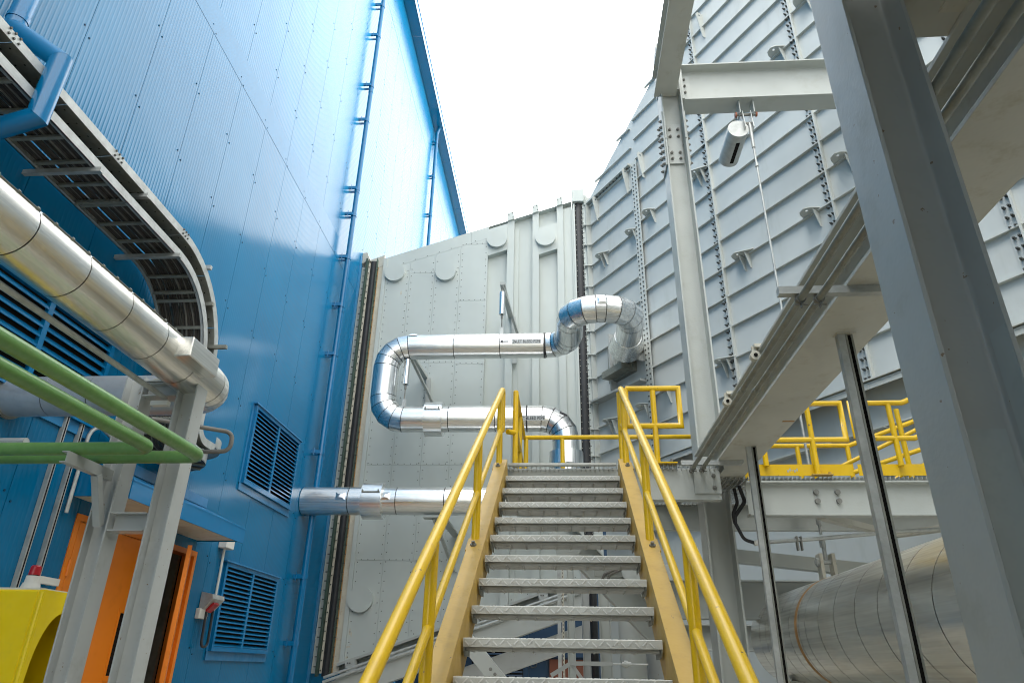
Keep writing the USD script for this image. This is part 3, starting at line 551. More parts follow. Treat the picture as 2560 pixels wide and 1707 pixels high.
# ================================================================== GREY TRANSITION DUCT (bolted cladding)
PY = 13.67
TS, BS = 0.338, 0.338
def ztop(x): return 10.40 + (x + 4.09) * TS
def zbot(x): return 1.72 + (x + 4.12) * BS
def duct():
    t = thing('bolted_duct', 'large pale grey bolted duct with round covers between the blue hall and the ribbed duct', 'duct', (-2, PY, 1))
    xl, xr = -4.09, .366
    # core (recess plane)
    part(t, 'back_casing', extr([(xl, zbot(xl)), (xr, zbot(xr)), (xr, ztop(xr)), (xl, ztop(xl))], (0, PY + .15, 0), X, Z, Y, 3.2), 'grey2')
    D = .148
    def plate(P, nm='cladding_panel', y=PY, d=D, mt='grey2'): part(t, nm, extr(P, (0, y, 0), X, Z, Y, d), mt)
    cols = [(-4.0, -3.445), (-3.445, -2.85), (-2.85, -2.265), (-2.265, -1.62)]
    bz = [9.99, 7.70, 5.42, 3.53]
    edge = .32
    env = lambda e0, e1: sg.Polygon([(xl, zbot(xl) + e0), (xr, zbot(xr) + e0), (xr, ztop(xr) - e1), (xl, ztop(xl) - e1)])
    bolts = []
    for ci, (a, b) in enumerate(cols):
        zs = [0] + sorted(bz if ci < 3 else [z for z in (9.23, 7.66, 5.6, 3.3)]) + [20]
        if ci == 3: zs = [0, 3.30, 5.42, 7.66, 9.23, 10.75, 20]
        for z0, z1 in zip(zs[:-1], zs[1:]):
            P = sg.box(a + .002, z0 + .002, b - .002, z1 - .002).intersection(env(.0, edge))
            if P.area > .01: plate(P)
        for x in (a + .05, b - .045):
            for z in np.arange(zbot(x) + .12, ztop(x) - edge - .05, .178): bolts.append(dot((x, PY, z), -Y, .0095, .010))
        for z in zs[1:-1]:
            for x in np.arange(a + .12, b - .05, .13): bolts.append(dot((x, PY, z + .02), -Y, .0095, .010))
    plate(sg.box(-4.088, 0, -4.002, 20).intersection(env(0, 0)), 'edge_strip', PY - .02, D + .02)
    # top and bottom edge plates
    for a, b in ((-4.0, -2.03), (-2.026, -1.62)):
        plate(sg.Polygon([(a, ztop(a) - edge + .004), (b, ztop(b) - edge + .004), (b, ztop(b)), (a, ztop(a))]), 'top_edge_plate')
        for x in np.arange(a + .1, b - .03, .28): bolts.append(dot((x, PY, ztop(x) - edge + .035), -Y, .0095, .010))
    for x in np.arange(-3.95, .3, .3): bolts.append(dot((x, PY, zbot(x) + .05), -Y, .0095, .010))
    part(t, 'bolt', bolts, 'bolt', kind='stuff')
    # box stiffeners with caps
    for a, b in ((-1.167, -1.006), (-.571, -.421), (.011, .161)):
        plate(sg.Polygon([(a, zbot(a)), (b, zbot(b)), (b, ztop(b) + .02), (a, ztop(a) + .02)]), 'stiffener', PY - .002, D)
        c = (a + b) / 2; part(t, 'stiffener_cap', [extr([(a + .004, ztop(a) - .02), (b - .004, ztop(b) - .02), (b - .02, ztop(b) + .19), (a + .0, ztop(a) + .19)], (0, PY - .06, 0), X, Z, Y, .16)], 'grey2')
        part(t, 'cap_bolts', [bolt((a + .03, PY - .06, ztop(a) + .14), -Y, .011, .01), bolt((b - .05, PY - .06, ztop(b) + .14), -Y, .011, .01), bolt((b - .03, PY - .06, ztop(b) + .02), -Y, .011, .01)], 'bolt')
    for a, b in ((-1.62, -1.17), (-.419, .009)):
        lo, hi = 10.43, 11.17
        plate(sg.Polygon([(a, lo), (b, lo + (b - a) * TS), (b, hi + (b - a) * TS), (a, hi)]), 'header_plate', PY - .001, D)
    plate(sg.Polygon([(-1.005, zbot(-1)), (-.90, zbot(-.9)), (-.90, ztop(-.9) - .24), (-1.005, ztop(-1) - .24)]), 'filler_strip', PY + .10, .05)
    plate(sg.Polygon([(.163, zbot(.16)), (.366, zbot(.366)), (.366, ztop(.366) - .10), (.163, ztop(.163) - .10)]), 'filler_strip', PY + .06, .09)
    plate(sg.Polygon([(.366, zbot(.366)), (.40, zbot(.4)), (.40, ztop(.4) - .2), (.366, ztop(.366) - .2)]), 'edge_strip', PY - .01, D)
    for xx, zz in ((-3.785, 9.99), (-2.585, 9.98), (-1.41, 10.85), (-.27, 10.86), (-3.80, 2.82)):
        n = 40; part(t, 'round_cover', join([cyl((xx, PY - .09, zz), (xx, PY + .001, zz), .235, n)]), 'grey2')
    for xx, zz, w_, h_ in ((-3.98, 2.42, .05, .012), (-3.97, 2.20, .03, .11), (-3.93, 2.17, .02, .08), (-3.99, 1.98, .08, .035), (-3.94, 2.03, .05, .02), (-4.04, 1.90, .05, .02), (-3.98, 1.80, .05, .04), (-3.62, 9.42, .035, .10), (-4.0, 9.1, .05, .012)):
        part(t, 'peeled_paint', extr(sg.Polygon([(0, 0), (w_, .01), (w_ * .8, h_), (w_ * .3, h_ * 1.1), (-.01, h_ * .6)]), (xx, PY - .0008, zz), X, Z, Y, .002), 'bar')
    # top skin
    part(t, 'top_skin', extr([(xl, ztop(xl) + .001), (xr, ztop(xr) + .001), (xr, ztop(xr) + .012), (xl, ztop(xl) + .012)], (0, PY, 0), X, Z, Y, 3.3), 'grey2')
    # bottom frame with brackets
    xs0, xs1 = -4.12, .55
    part(t, 'bottom_frame', [extr([(xs0, zbot(xs0) - .05), (xs1, zbot(xs1) - .05), (xs1, zbot(xs1) - .003), (xs0, zbot(xs0) - .003)], (0, PY - .06, 0), X, Z, Y, .3),
                             extr([(xs0, zbot(xs0) - .26), (xs1, zbot(xs1) - .26), (xs1, zbot(xs1) - .05), (xs0, zbot(xs0) - .05)], (0, PY + .20, 0), X, Z, Y, .02),
                             extr([(xs0, zbot(xs0) - .28), (xs1, zbot(xs1) - .28), (xs1, zbot(xs1) - .26), (xs0, zbot(xs0) - .26)], (0, PY - .02, 0), X, Z, Y, .3)], 'grey')
    for xx in (-3.95, -2.6, -1.72, -.45, .30):
        part(t, 'frame_bracket', [extr([(xx, zbot(xx) - .02), (xx + .17, zbot(xx + .17) - .02), (xx + .22, zbot(xx + .17) - .24), (xx + .05, zbot(xx) - .24)], (0, PY - .14, 0), X, Z, Y, .16)], 'rib')
        part(t, 'bracket_bolts', [bolt((xx + dx, PY - .14, zbot(xx) + dz), -Y, .012, .012) for dx, dz in ((.06, -.05), (.10, -.05), (.10, -.19), (.14, -.19))], 'bolt')
    # expansion joint at the hall side
    def strip(a, b, y, mt, nm, z1=10.33, z0=1.55, d=.2):
        part(t, nm, extr([(a, z0), (b, z0), (b, z1), (a, z1)], (0, y, 0), X, Z, Y, d), mt)
    strip(-4.60, -4.505, PY + .02, 'grey2', 'casing_strip', 10.2); strip(-4.445, -4.405, PY + .0, 'bar', 'clamp_bar', 10.3); strip(-4.262, -4.238, PY - .0, 'bar', 'clamp_bar', 10.34)
    strip(-4.238, -4.205, PY + .03, 'rust', 'sealant_strip', 10.3); strip(-4.205, -4.092, PY + .03, 'bar', 'casing_strip', 10.33)
    for a, b in ((-4.505, -4.445), (-4.245, -4.225)): strip(a + .012, b - .012 if b - a > .03 else b, PY - .09, M_green_dark, 'flange', 10.38, 1.5, .12)
    n = 9; prof = [(-4.405 + .143 * k / n, -.03 * math.sin(pi * k / n)) for k in range(n + 1)]
    part(t, 'expansion_joint', extr(prof + [(p[0], .15) for p in reversed(prof)], (0, PY + .02, 1.5), X, Y, Z, 8.85), 'black')
    jb = []
    for xx in (-4.425, -4.25):
        for z in np.arange(1.6, 10.2, .165): jb.append(bolt((xx, PY, z), -Y, .013, .016))
    for xx in (-4.515, -4.22):
        for z in np.arange(1.66, 10.2, .165): jb.append(cyl((xx - .03, PY - .05, z), (xx + .03, PY - .05, z), .011, 6))
    part(t, 'joint_bolt', jb, 'bolt', kind='stuff')
    part(t, 'joint_hood', [extr([(-4.66, 10.20), (-4.64, 10.54), (-4.50, 10.57), (-4.42, 10.38)], (0, PY - .05, 0), X, Z, Y, .3), extr([(-4.42, 10.40), (-4.09, 10.53), (-4.09, 10.40), (-4.10, 10.24), (-4.20, 10.18)], (0, PY + .02, 0), X, Z, Y, .3), extr([(-4.43, 10.30), (-4.19, 10.40), (-4.19, 10.33), (-4.43, 10.2)], (0, PY + .10, 0), X, Z, Y, .2)], 'dustsoffit')
    # expansion joint at the ribbed duct
    j0, j1 = zbot(.45), 11.86
    part(t, 'flange', extr([(.40, j0), (.44, j0), (.44, j1 - .05), (.40, j1 - .05)], (0, PY - .05, 0), X, Z, Y, .16), 'grey2')
    prof = [(.44 + .18 * k / n, -.03 * math.sin(pi * k / n)) for k in range(n + 1)]
    part(t, 'expansion_joint', extr(prof + [(p[0], .15) for p in reversed(prof)], (0, PY + .0, j0), X, Y, Z, j1 - j0), 'black')
    jb = []; jw = []
    for xx in (.462, .602):
        for z in np.arange(j0 + .1, j1 - .05, .14):
            jw.append(dot((xx, PY - .022, z), -Y, .008, .010)); jb.append(cyl((xx + (-.05 if xx < .5 else .02), PY - .03, z + .05), (xx + (-.02 if xx < .5 else .05), PY - .03, z + .05), .008, 6))
    part(t, 'joint_bolt', jw, 'bar', kind='stuff'); part(t, 'joint_stud', jb, 'bolt', kind='stuff')
    part(t, 'joint_cap', [rbox(.385, .66, PY - .10, PY + .2, 11.85, 12.20, .006), rbox(.66, .73, PY - .04, PY + .2, 11.78, 12.08, .006)], 'grey2')
M_green_dark = painted('dark_green_flange_paint', (0.03, 0.06, 0.045), 0.5, 0.1, 3.0)
duct()

# ================================================================== RIBBED DUCT
P0 = np.array([.813, PY, 0]); D1 = np.array([.5287, -.8488, 0]); NN = np.array([-.8488, -.5287, 0])
def pt(t_, z_, o=0.0): return P0 + D1 * t_ + NN * o + Z * z_
def ribbed():
    t = thing('ribbed_duct', 'huge blue-grey steel duct with rows of ribs, bolted strips and lifting lugs', 'duct', tuple(pt(4, 0)))
    T1 = 15.2
    zt = lambda a: min(12.0 + .60 * max(a, 0), 15.3)
    fl = [0.0, 1.79, 3.90, 6.12, 8.21, 10.35, 12.5, T1]
    zb_ = 5.02
    for a, b in zip(fl[:-1], fl[1:]):
        part(t, 'skin_plate', extr([(a, zb_), (b, zb_), (b, zt(b)), (a, zt(a))], pt(0, 0), D1, Z, -NN, 2.6), 'greyblue')
        part(t, 'lower_plate', extr([(a, .25), (b, .25), (b, zb_ - .002), (a, zb_ - .002)], pt(0, 0, -.06), D1, Z, -NN, 2.4), 'greyblue')
        zr = 11.17 if a == 0 else 10.69 + .016 * 3.9
        base = zr + .555 * 20; e0, e1 = a + .02, b - .02
        if a == 0: e1 = 1.69
        for k in range(60):
            z0 = base - .555 * k - .016 * a; z1 = z0 - .016 * (b - a)
            if z0 < zb_ + .2: break
            if z0 > zt(b) + .08 or z0 > 15.2: continue
            s0 = max(e0, (z0 - 12.0) / .60 - .17) if z0 > zt(max(a, .02)) else e0
            if s0 > e1 - .05: continue
            zz = z0 - .016 * (s0 - a)
            part(t, 'rib', [profile([(-.0, -.008), (.115, -.008), (.115, .008), (0, .008)], pt(s0, zz), pt(e1, z1), Z) if False else
                            extr([(s0, zz - .011), (e1, z1 - .011), (e1, z1 + .011), (s0, zz + .011)], pt(0, 0), D1, Z, NN, .052)], 'rib')
    # bolted strips
    bt = []
    def strip(c, w, z0, z1, off, nm='bolted_strip'):
        part(t, nm, extr([(c - w / 2, z0), (c + w / 2, z0), (c + w / 2, z1), (c - w / 2, z1)], pt(0, 0, off), D1, Z, NN, .014), 'rib')
        for z in np.arange(z0 + .07, z1 - .03, .105):
            for dx in (-.045, .045): bt.append(bolt(pt(c + dx, z, off + .014), NN, .017, .014, 6, False))
    strip(1.78, .19, zb_ + .05, 11.78, .054)
    part(t, 'strip_edge', extr([(1.685, zb_ + .05), (1.697, zb_ + .05), (1.697, 11.80), (1.685, 11.80)], pt(0, 0), D1, Z, NN, .053), 'rib')
    for c, z1 in ((3.90, zt(3.9) - .1), (6.12, zt(6.1) - .1), (8.21, zt(8.2) - .1), (10.35, 15), (12.5, 15)):
        part(t, 'joint_plate', extr([(c - .012, zb_ + .02), (c + .012, zb_ + .02), (c + .012, z1), (c - .012, z1)], pt(0, 0), D1, Z, NN, .065), 'rib')
        part(t, 'joint_strip', extr([(c - .15, zb_ + .02), (c - .014, zb_ + .02), (c - .014, z1), (c - .15, z1)], pt(0, 0), D1, Z, NN, .012), 'greyblue')
        for z in np.arange(zb_ + .1, z1, .135):
            for dx in (-.045, -.105): bt.append(bolt(pt(c + dx, z, .012), NN, .019, .03, 6))
    part(t, 'strip_bolt', bt, 'bolt', kind='stuff')
    # left edge plate and ledge towards the joint
    part(t, 'edge_plate', extr([(-.02, zb_), (.0, zb_), (.0, 12.0), (-.02, 12.0)], pt(0, 0), D1, Z, NN, .13), 'rib')
    part(t, 'edge_casing', box(.622, .80, PY - .004, PY + .3, 3.0, 11.9), 'grey2')
    for k in range(14):
        z0 = 11.17 - .56 * k
        if z0 > zb_: part(t, 'ledge', box(.63, .80, PY - .09, PY - .002, z0 - .008, z0 + .008), 'rib')
    part(t, 'top_flange', [extr([(0, 11.99), (5.5, 15.29), (T1, 15.29), (T1, 15.31), (5.5, 15.31), (0, 12.01)], pt(0, 0, -.5), D1, Z, NN, .495)], 'greyblue')
    # horizontal bolted flange
    part(t, 'bolted_flange', extr([(0, 11.79), (1.66, 11.79 - .03), (1.66, 11.81), (0, 11.84)], pt(0, 0), D1, Z, NN, .12), 'rib')
    part(t, 'flange_bolts', [bolt(pt(s, 11.765, .06), -Z, .018, .02, 6, False) for s in np.arange(.25, 1.6, .13)], 'bolt', kind='stuff')
    # bottom flange with lip
    for a, b in zip(fl[:-1], fl[1:]):
        part(t, 'bottom_flange', [extr([(a + .002, zb_ - .0), (b - .002, zb_ - .0), (b - .002, zb_ + .02), (a + .002, zb_ + .02)], pt(0, 0, .001), D1, Z, NN, .20), extr([(a + .002, zb_ - .035), (b - .002, zb_ - .035), (b - .002, zb_ - .015), (a + .002, zb_ - .015)], pt(0, 0, .001), D1, Z, NN, .17), extr([(a + .002, zb_ - .10), (b - .002, zb_ - .10), (b - .002, zb_ - .036), (a + .002, zb_ - .036)], pt(0, 0, .155), D1, Z, NN, .014)], 'rib')
        for zz in (3.9, 4.45): part(t, 'lower_rib', extr([(a + .01, zz - .008), (b - .01, zz - .008), (b - .01, zz + .008), (a + .01, zz + .008)], pt(0, 0, -.059), D1, Z, NN, .11), 'rib')
    # lifting lugs: rounded plate with hole, on gussets
    def lug(s, z, w=.30, two=False):
        hole = sg.Point(0, .105).buffer(.020, 12); P = sg.Polygon([(-w * .5, 0), (w * (.9 if two else .5), 0), (w * .22, .125), (0, .165), (-w * .28, .14), (-w * .42, .08)]).buffer(.02).intersection(sg.box(-1, 0, 1, 1)).difference(hole)
        part(t, 'lifting_lug', [extr(P, pt(s, z + .012, .045), D1, NN, Z, .014)] + [extr([(0, 0), (.13, 0), (.03, -.27), (0, -.27)], pt(s + o, z, .0), NN, Z, D1, .012) for o in ((.0, .12) if two else (.08,))], 'rib')
    for s, z, tw in [(.48, 9.95, 1), (1.70 - .12, 9.96, 0), (2.18, 9.98, 0), (.48, 6.13, 1), (1.55, 6.14, 0), (2.18, 6.15, 0), (4.34, 7.86, 1), (5.75, 7.9, 0), (6.42, 8.45, 0), (3.62, 9.94, 1), (3.66, 6.14, 1), (5.75, 11.19, 0), (6.40, 11.71, 0)]:
        bay0 = 11.17 if s < 1.75 else 10.752
        k = round((bay0 - .016 * s - z) / .555); lug(s, bay0 - .016 * s - .555 * k, .27, bool(tw))
    def plug(s, z):
        hole = sg.Point(.07, -.06).buffer(.024, 12); P = sg.Polygon([(0, 0), (.10, .0), (.14, -.05), (.03, -.62), (0, -.62)]).buffer(.02).difference(hole)
        part(t, 'lifting_plate', extr(P, pt(s, z, .02), NN, Z, D1, .016), 'rib')
    for s, z in ((.34, 11.75), (1.50, 11.75), (2.05, 11.80), (4.20, 13.80)): plug(s, z)
    # dirty framed opening where the bleed pipe enters
    part(t, 'nozzle_frame', [extr([(.66, 6.75), (.70, 6.75), (.70, 8.0), (.66, 8.0)], pt(0, 0), D1, Z, NN, .16), extr([(1.60, 7.05), (1.64, 7.05), (1.64, 8.0), (1.60, 8.0)], pt(0, 0), D1, Z, NN, .16), extr([(.0, 6.70), (1.66, 6.62), (1.66, 6.66), (.0, 6.74)], pt(0, 0), D1, Z, NN, .20)], 'colsteel')
    part(t, 'nozzle_box', [extr([(.55, 6.95), (1.35, 6.95), (1.35, 7.75), (.55, 7.75)], pt(0, 0), D1, Z, NN, .10), extr([(.62, 6.98), (1.28, 6.98), (1.28, 7.12), (.62, 7.12)], pt(0, 0, .10), D1, Z, NN, .22)], 'galvdirty')
ribbed()

# ================================================================== INLET BLEED PIPE
def bleed():
    t = thing('bleed_pipe', 'bright silver clad pipe looping in front of the grey duct, lettered INLET BLEED PIPE', 'pipe', (-2, 12.5, 6))
    R, y = .244, 12.1
    k = 12.1 / 12.9
    zA, zB, zC = 1.65 + (4.51 - 1.65) * k, 1.65 + (6.13 - 1.65) * k, 1.65 + (7.715 - 1.65) * k
    xv = -3.56 * k; x1 = .12 * k; yl = 10.64; xe = .21; xl = 1.31
    pts = [(WX + .004, y, zA), (x1, y, zA), (x1, y, zB), (xv, y, zB), (xv, y, zC), (xe, y, zC), (xe, yl, zC), (xl, yl, zC), (xl, 12.80, zC)]
    nodes = clad_nodes(pts, [.43, .43, .43, .43, .44, .46, .50], 4, .78)
    part(t, 'inner_pipe', tube(nodes, R * .968, 20), 'dark')
    for s, a, b in zip(sections(nodes, R, 40, .014), nodes[:-1], nodes[1:]):
        d_ = np.abs(unit(b - a)); part(t, 'cladding_section', s, ('alu', 'aluyb', 'aluz')[int(np.argmax(d_))])
    for xx, zz, w in ((-2.48 * k, zB, .33), (-3.53 * k, zA, .36)):
        c = part(t, 'flange_cover', cyl((xx - w / 2, y, zz), (xx + w / 2, y, zz), R + .075, 40), 'alu')
        part(c, 'latch', [box(xx - w / 2 + .02, xx + w / 2 - .02, y - R - .082, y - R - .070, zz + .09, zz + .105), dot((xx - w / 2 + .04, y - R - .075, zz + .12), -Y, .016, .02), dot((xx + w / 2 - .04, y - R - .075, zz + .12), -Y, .016, .02)], 'galvdirty')
    part(t, 'flange_cover', cyl((x1, y, 4.95), (x1, y, 5.20), R + .06, 40), 'aluz')
    part(t, 'end_hood', [cone((xl, 11.75, zC), (xl, 12.22, zC), .252, .335, 36), cone((xl, 12.22, zC), (xl, 12.225, zC), .335, .26, 36)], 'aluz')
    part(t, 'pipe_band', cyl((-.285, y, zC), (-.245, y, zC), R + .004, 40), 'black'); part(t, 'pipe_band', cyl((-.61, y, zB), (-.585, y, zB), R + .004, 40), 'black')
    def wrap(m_, xc, zc, a0):
        v, f = np.asarray(m_.vertices), np.asarray(m_.faces); r = R + .003 + v[:, 2]; A = a0 + v[:, 1] / R
        return np.column_stack([xc + v[:, 0], y - r * np.cos(A), zc + r * np.sin(A)]), f
    def label(xc, zc, a0):
        pm = trimesh.creation.box((.56, .088, .001)); pm = pm.subdivide().subdivide().subdivide(); pm.apply_translation((.265, .027, .0)); part(t, 'label', wrap(pm, xc, zc, a0), 'decal')
        tm = meshkit.text_mesh('INLET BLEED PIPE', .055, .0012, True); e = tm.bounds; tm.apply_translation((-e[0][0], 0, .001)); tm.apply_scale((.53 / (e[1][0] - e[0][0]), 1, 1)); part(t, 'lettering', wrap(tm, xc, zc, a0), 'ink', smooth=False)
    label(-.87, zC, -.20); label(-.80, zB, -.40)
    ar = trimesh.creation.extrude_polygon(sg.Polygon([(0, .03), (.06, .065), (.06, .042), (.17, .042), (.17, .018), (.06, .018), (.06, -.005)]), .001, engine='earcut'); part(t, 'flow_arrow', wrap(ar, -1.12, zC, -.20), 'ink')
    ar2 = trimesh.creation.extrude_polygon(sg.Polygon([(0, .10), (.13, .04), (.145, .075), (.015, .135)]), .001, engine='earcut'); part(t, 'flow_arrow', wrap(ar2, .0, zB + .02, -.45), 'ink')
    for xx, zz in ((.76, zC + 1e-6), (-3.86, zA), (-3.06, zA), (-2.83, zC)):
        aa = .15 if zz != zC else 1.0
        v, f = prism([(-.085, 0, -.07), (.085, 0, -.07), (-.085, 0, .07), (.085, 0, .07)], [(-.04, -.025, -.03), (.04, -.025, -.03), (-.04, -.025, .03), (.04, -.025, .03)])
        cA, sA = math.cos(aa), math.sin(aa); v2 = np.column_stack([v[:, 0], v[:, 1] * cA + v[:, 2] * sA, -v[:, 1] * sA + v[:, 2] * cA]); part(t, 'inspection_plug', (v2 + np.array([xx, (yl if xx > 0 else y) - R * cA, zz + R * sA]), f), 'alu')
    part(t, 'support_foot', [box(-2.40, -2.10, y - .10, y + .10, zA - R - .06, zA - R - .045), bar((-2.22, y, zA - R - .06), (-2.05, PY - .01, 3.35), .05, .05), box(-2.12, -1.98, y + .1, PY, zA - R - .10, zA - R - .06)], 'grey')
    # spring hangers
    for xx, ztp, zbt, lab in ((-2.93, 7.25, zB + R, 'slim silver spring hanger on a grey bracket between the two pipe runs'), (-1.11, 8.70, zC + R, 'small silver spring hanger above the upper run of the lettered pipe')):
        h = thing('spring_hanger', lab, 'hanger', (xx, y, zbt))
        L = ztp - zbt
        part(h, 'bracket', [bar((xx, y - .05, ztp + .02), (xx + .05, PY - .02, ztp + .10), .10, .07), bar((xx, y - .02, ztp - .02), (xx + .28, PY - .02, ztp - .55 * min(1, L)), .05, .05)], 'grey')
        part(h, 'bracket', [bar((xx + .12, PY - .05, ztp + .06), (xx + .16, PY - .05, zbt + .05), .10, .05, Y)], 'grey')
        part(h, 'spring_can', cyl((xx, y, zbt + L * .40), (xx, y, zbt + L * .85), .058, 20), 'aluz')
        part(h, 'rod', [cyl((xx, y, zbt + .0), (xx, y, ztp), .012, 8), cyl((xx - .0, y, zbt + L * .32), (xx, y, zbt + L * .40), .022, 8)], 'nut')
        part(h, 'clevis', [box(xx - .035, xx + .035, y - .02, y + .02, zbt - .02, zbt + .16)], 'galv')
bleed()

# ================================================================== STEEL FRAME (right)
CX = 1.615
def frame():
    # near column
    t = thing('steel_column', 'broad grey H column nearest the viewer', 'column', (1.06, 1.76, 0))
    part(t, 'shaft', profile(isec(.198, .201, .008, .013, .016), (1.064, 1.762, 0), (1.064, 1.762, 9.0), X), 'colsteel')
    part(t, 'repainted_patch', [box(.998, 1.132, 1.7566, 1.7575, 0.3, 2.223), box(1.1488, 1.1498, 1.664, 1.735, 0.3, 2.478)], 'greypatch')
    # far column
    t = thing('steel_column', 'pale grey H column with bolted splice beside the yellow guardrail', 'column', (CX, 7.46, 0))
    part(t, 'shaft', profile(isec(.285, .32, .012, .020, .022), (1.622, 7.46, 0), (1.622, 7.46, 8.12), X), 'grey')
    part(t, 'shaft', profile(isec(.285, .32, .012, .020, .022), (1.622, 7.46, 8.135), (1.622, 7.46, 9.90), X), 'grey')
    part(t, 'flange_tip', [box(1.470, 1.4785, 7.31, 7.61, 9.1, 9.48)], 'grey')
    part(t, 'splice_plate', [box(1.53, 1.72, 7.425, 7.451, 7.80, 8.48), box(1.460, 1.4785, 7.32, 7.60, 7.70, 8.62), box(1.7655, 1.782, 7.32, 7.60, 7.70, 8.62)], 'grey')
    b = []
    for zz in (7.88, 7.98, 8.26, 8.38):
        for xx in (1.57, 1.68): b.append(bolt((xx, 7.425, zz), -Y, .022, .02))
    for zz in np.arange(7.76, 8.6, .105):
        for yy_ in (7.38, 7.54): b += [bolt((1.460, yy_, zz), -X, .022, .022), bolt((1.782, yy_, zz), X, .022, .022)]
    for q in b: part(t, 'splice_bolt', q, 'nut')
    part(t, 'web_stiffener', [box(1.50, 1.745, 7.315, 7.452, 9.02, 9.035)], 'grey')
    # beams
    t = thing('cross_beam', 'heavy pale grey beam high between the columns with the spring hanger below', 'beam', (3, 7.46, 8.8))
    part(t, 'beam', profile(isec(.66, .30, .012, .020, .022), (1.80, 7.45, 9.14), (5.6, 7.45, 9.14), Z), 'grey')
    part(t, 'end_plate', [box(1.768, 1.80, 7.31, 7.60, 8.84, 9.5)], 'grey'); part(t, 'fin_plate', [box(1.80, 1.92, 7.425, 7.443, 8.93, 9.36), box(1.80, 1.93, 7.38, 7.444, 8.905, 8.92)], 'grey')
    part(t, 'bolt', [bolt((1.845, 7.425, zz), -Y, .02, .02) for zz in (9.05, 9.17, 9.29)], 'nut')
    t = thing('overhead_beam', 'grey beam running overhead from the far column top against the sky', 'beam', (1.54, 4, 9.0))
    part(t, 'beam', profile(isec(.36, .30, .011, .018, .02), (1.54, 7.36, 9.11), (1.54, -2.0, 9.11), Z), 'dustsoffit')
    part(t, 'end_bolts', [bolt((1.50, 7.30, zz), -X, .02, .02) for zz in (8.99, 9.08, 9.17, 9.26)], 'nut')
    t = thing('main_beam', 'dusty beige H beam carrying two conduits past the near column', 'beam', (CX, 4, 3.4))
    part(t, 'beam', profile(isec(.36, .365, .012, .020, .022), (CX, 7.295, 3.58), (CX, -2.2, 3.58), Z), 'dustsoffit')
    part(t, 'stain', [box(1.70, 1.79, 5.13, 5.16, 3.3985, 3.3995)], 'rust')
    t = thing('side_beam', 'shadowed beam framing into the near column above the beige beam', 'beam', (1.7, 1.796, 3.9))
    part(t, 'beam', profile(isec(.24, .20, .009, .014, .015), (1.166, 1.796, 3.885), (4.0, 1.796, 3.885), Z), 'dustsoffit')
    part(t, 'gusset', [box(1.353, 1.554, 1.70, 1.785, 3.757, 3.7645)], 'bar')
frame()

def conduits():
    for x0, lab in ((1.205, 'outer grey conduit clamped along the beige beam'), (1.295, 'inner grey conduit clamped along the beige beam')):
        t = thing('beam_conduit', lab, 'conduit', (x0, 4, 3.34), group='conduits along the beige beam')
        part(t, 'conduit', cyl((x0, -2.2, 3.338), (x0, 8.6, 3.338), .0185, 14), 'galvdirty')
        for yv in (4.35, 1.2): part(t, 'coupling', cyl((x0, yv - .04, 3.338), (x0, yv + .04, 3.338), .023, 14), 'galvdirty')
    for yv, lab in ((3.09, 'galvanised channel under the beige beam nearest the viewer, with conduit clamps'), (6.24, 'galvanised channel under the far end of the beige beam, with conduit clamps')):
        t = thing('conduit_bracket', lab, 'bracket', (1.4, yv, 3.38))
        part(t, 'channel', [box(1.10, 1.66, yv - .021, yv + .021, 3.378, 3.3995), box(1.10, 1.64, yv - .021, yv + .021, 3.358, 3.3775)], 'galv')
        for x0 in (1.205, 1.295): part(t, 'clamp', [cyl((x0, yv - .012, 3.338), (x0, yv + .012, 3.338), .026, 14), box(x0 - .003, x0 + .003, yv - .01, yv + .01, 3.29, 3.32), cyl((x0 - .03, yv, 3.305), (x0 + .03, yv, 3.305), .005, 6)], 'nut')
    for yv in (4.62, 5.55):
        t = thing('beam_clamp', 'small cream beam clamp on the edge of the beige beam' + (', nearer one' if yv < 5 else ', farther one'), 'clamp', (1.40, yv, 3.74)); part(t, 'body', [box(1.40, 1.52, yv - .05, yv + .05, 3.764, 3.79), cyl((1.40, yv - .05, 3.70), (1.40, yv + .0, 3.70), .035, 14), box(1.385, 1.415, yv - .03, yv - .01, 3.70, 3.78)], 'bar'); part(t, 'eye', cyl((1.40, yv - .056, 3.70), (1.40, yv - .051, 3.70), .014, 10), 'dark')
    for yv, xx, lab in ((5.80, 1.64, 'slim dark channel post hanging below the far end of the beige beam'), (3.64, 1.64, 'thicker dark channel post hanging below the middle of the beige beam')):
        t = thing('channel_hanger', lab, 'post', (xx, yv, 0)); w = .0205
        part(t, 'channel', [box(xx - w, xx - w + .003, yv - .02, yv + .02, 0, 3.396), box(xx - w + .003, xx + w - .003, yv + .017, yv + .02, 0, 3.396), box(xx + w - .003, xx + w, yv - .02, yv + .02, 0, 3.396), box(xx - w + .003, xx - w + .011, yv - .02, yv - .017, 0, 3.396), box(xx + w - .011, xx + w - .003, yv - .02, yv - .017, 0, 3.396)], 'galvdirty')
        part(t, 'side_channel', [box(xx - w - .042, xx - w - .002, yv - .02, yv + .02, 0, 3.396)], 'galv')
        part(t, 'slot', box(xx - w + .0035, xx + w - .0035, yv - .010, yv + .0165, .01, 3.39), 'dark')  # solid dark fill, standing in for the shade inside the channel
        part(t, 'top_weld', box(xx - .07, xx + .035, yv - .03, yv + .03, 3.3965, 3.3995), 'bar')
conduits()

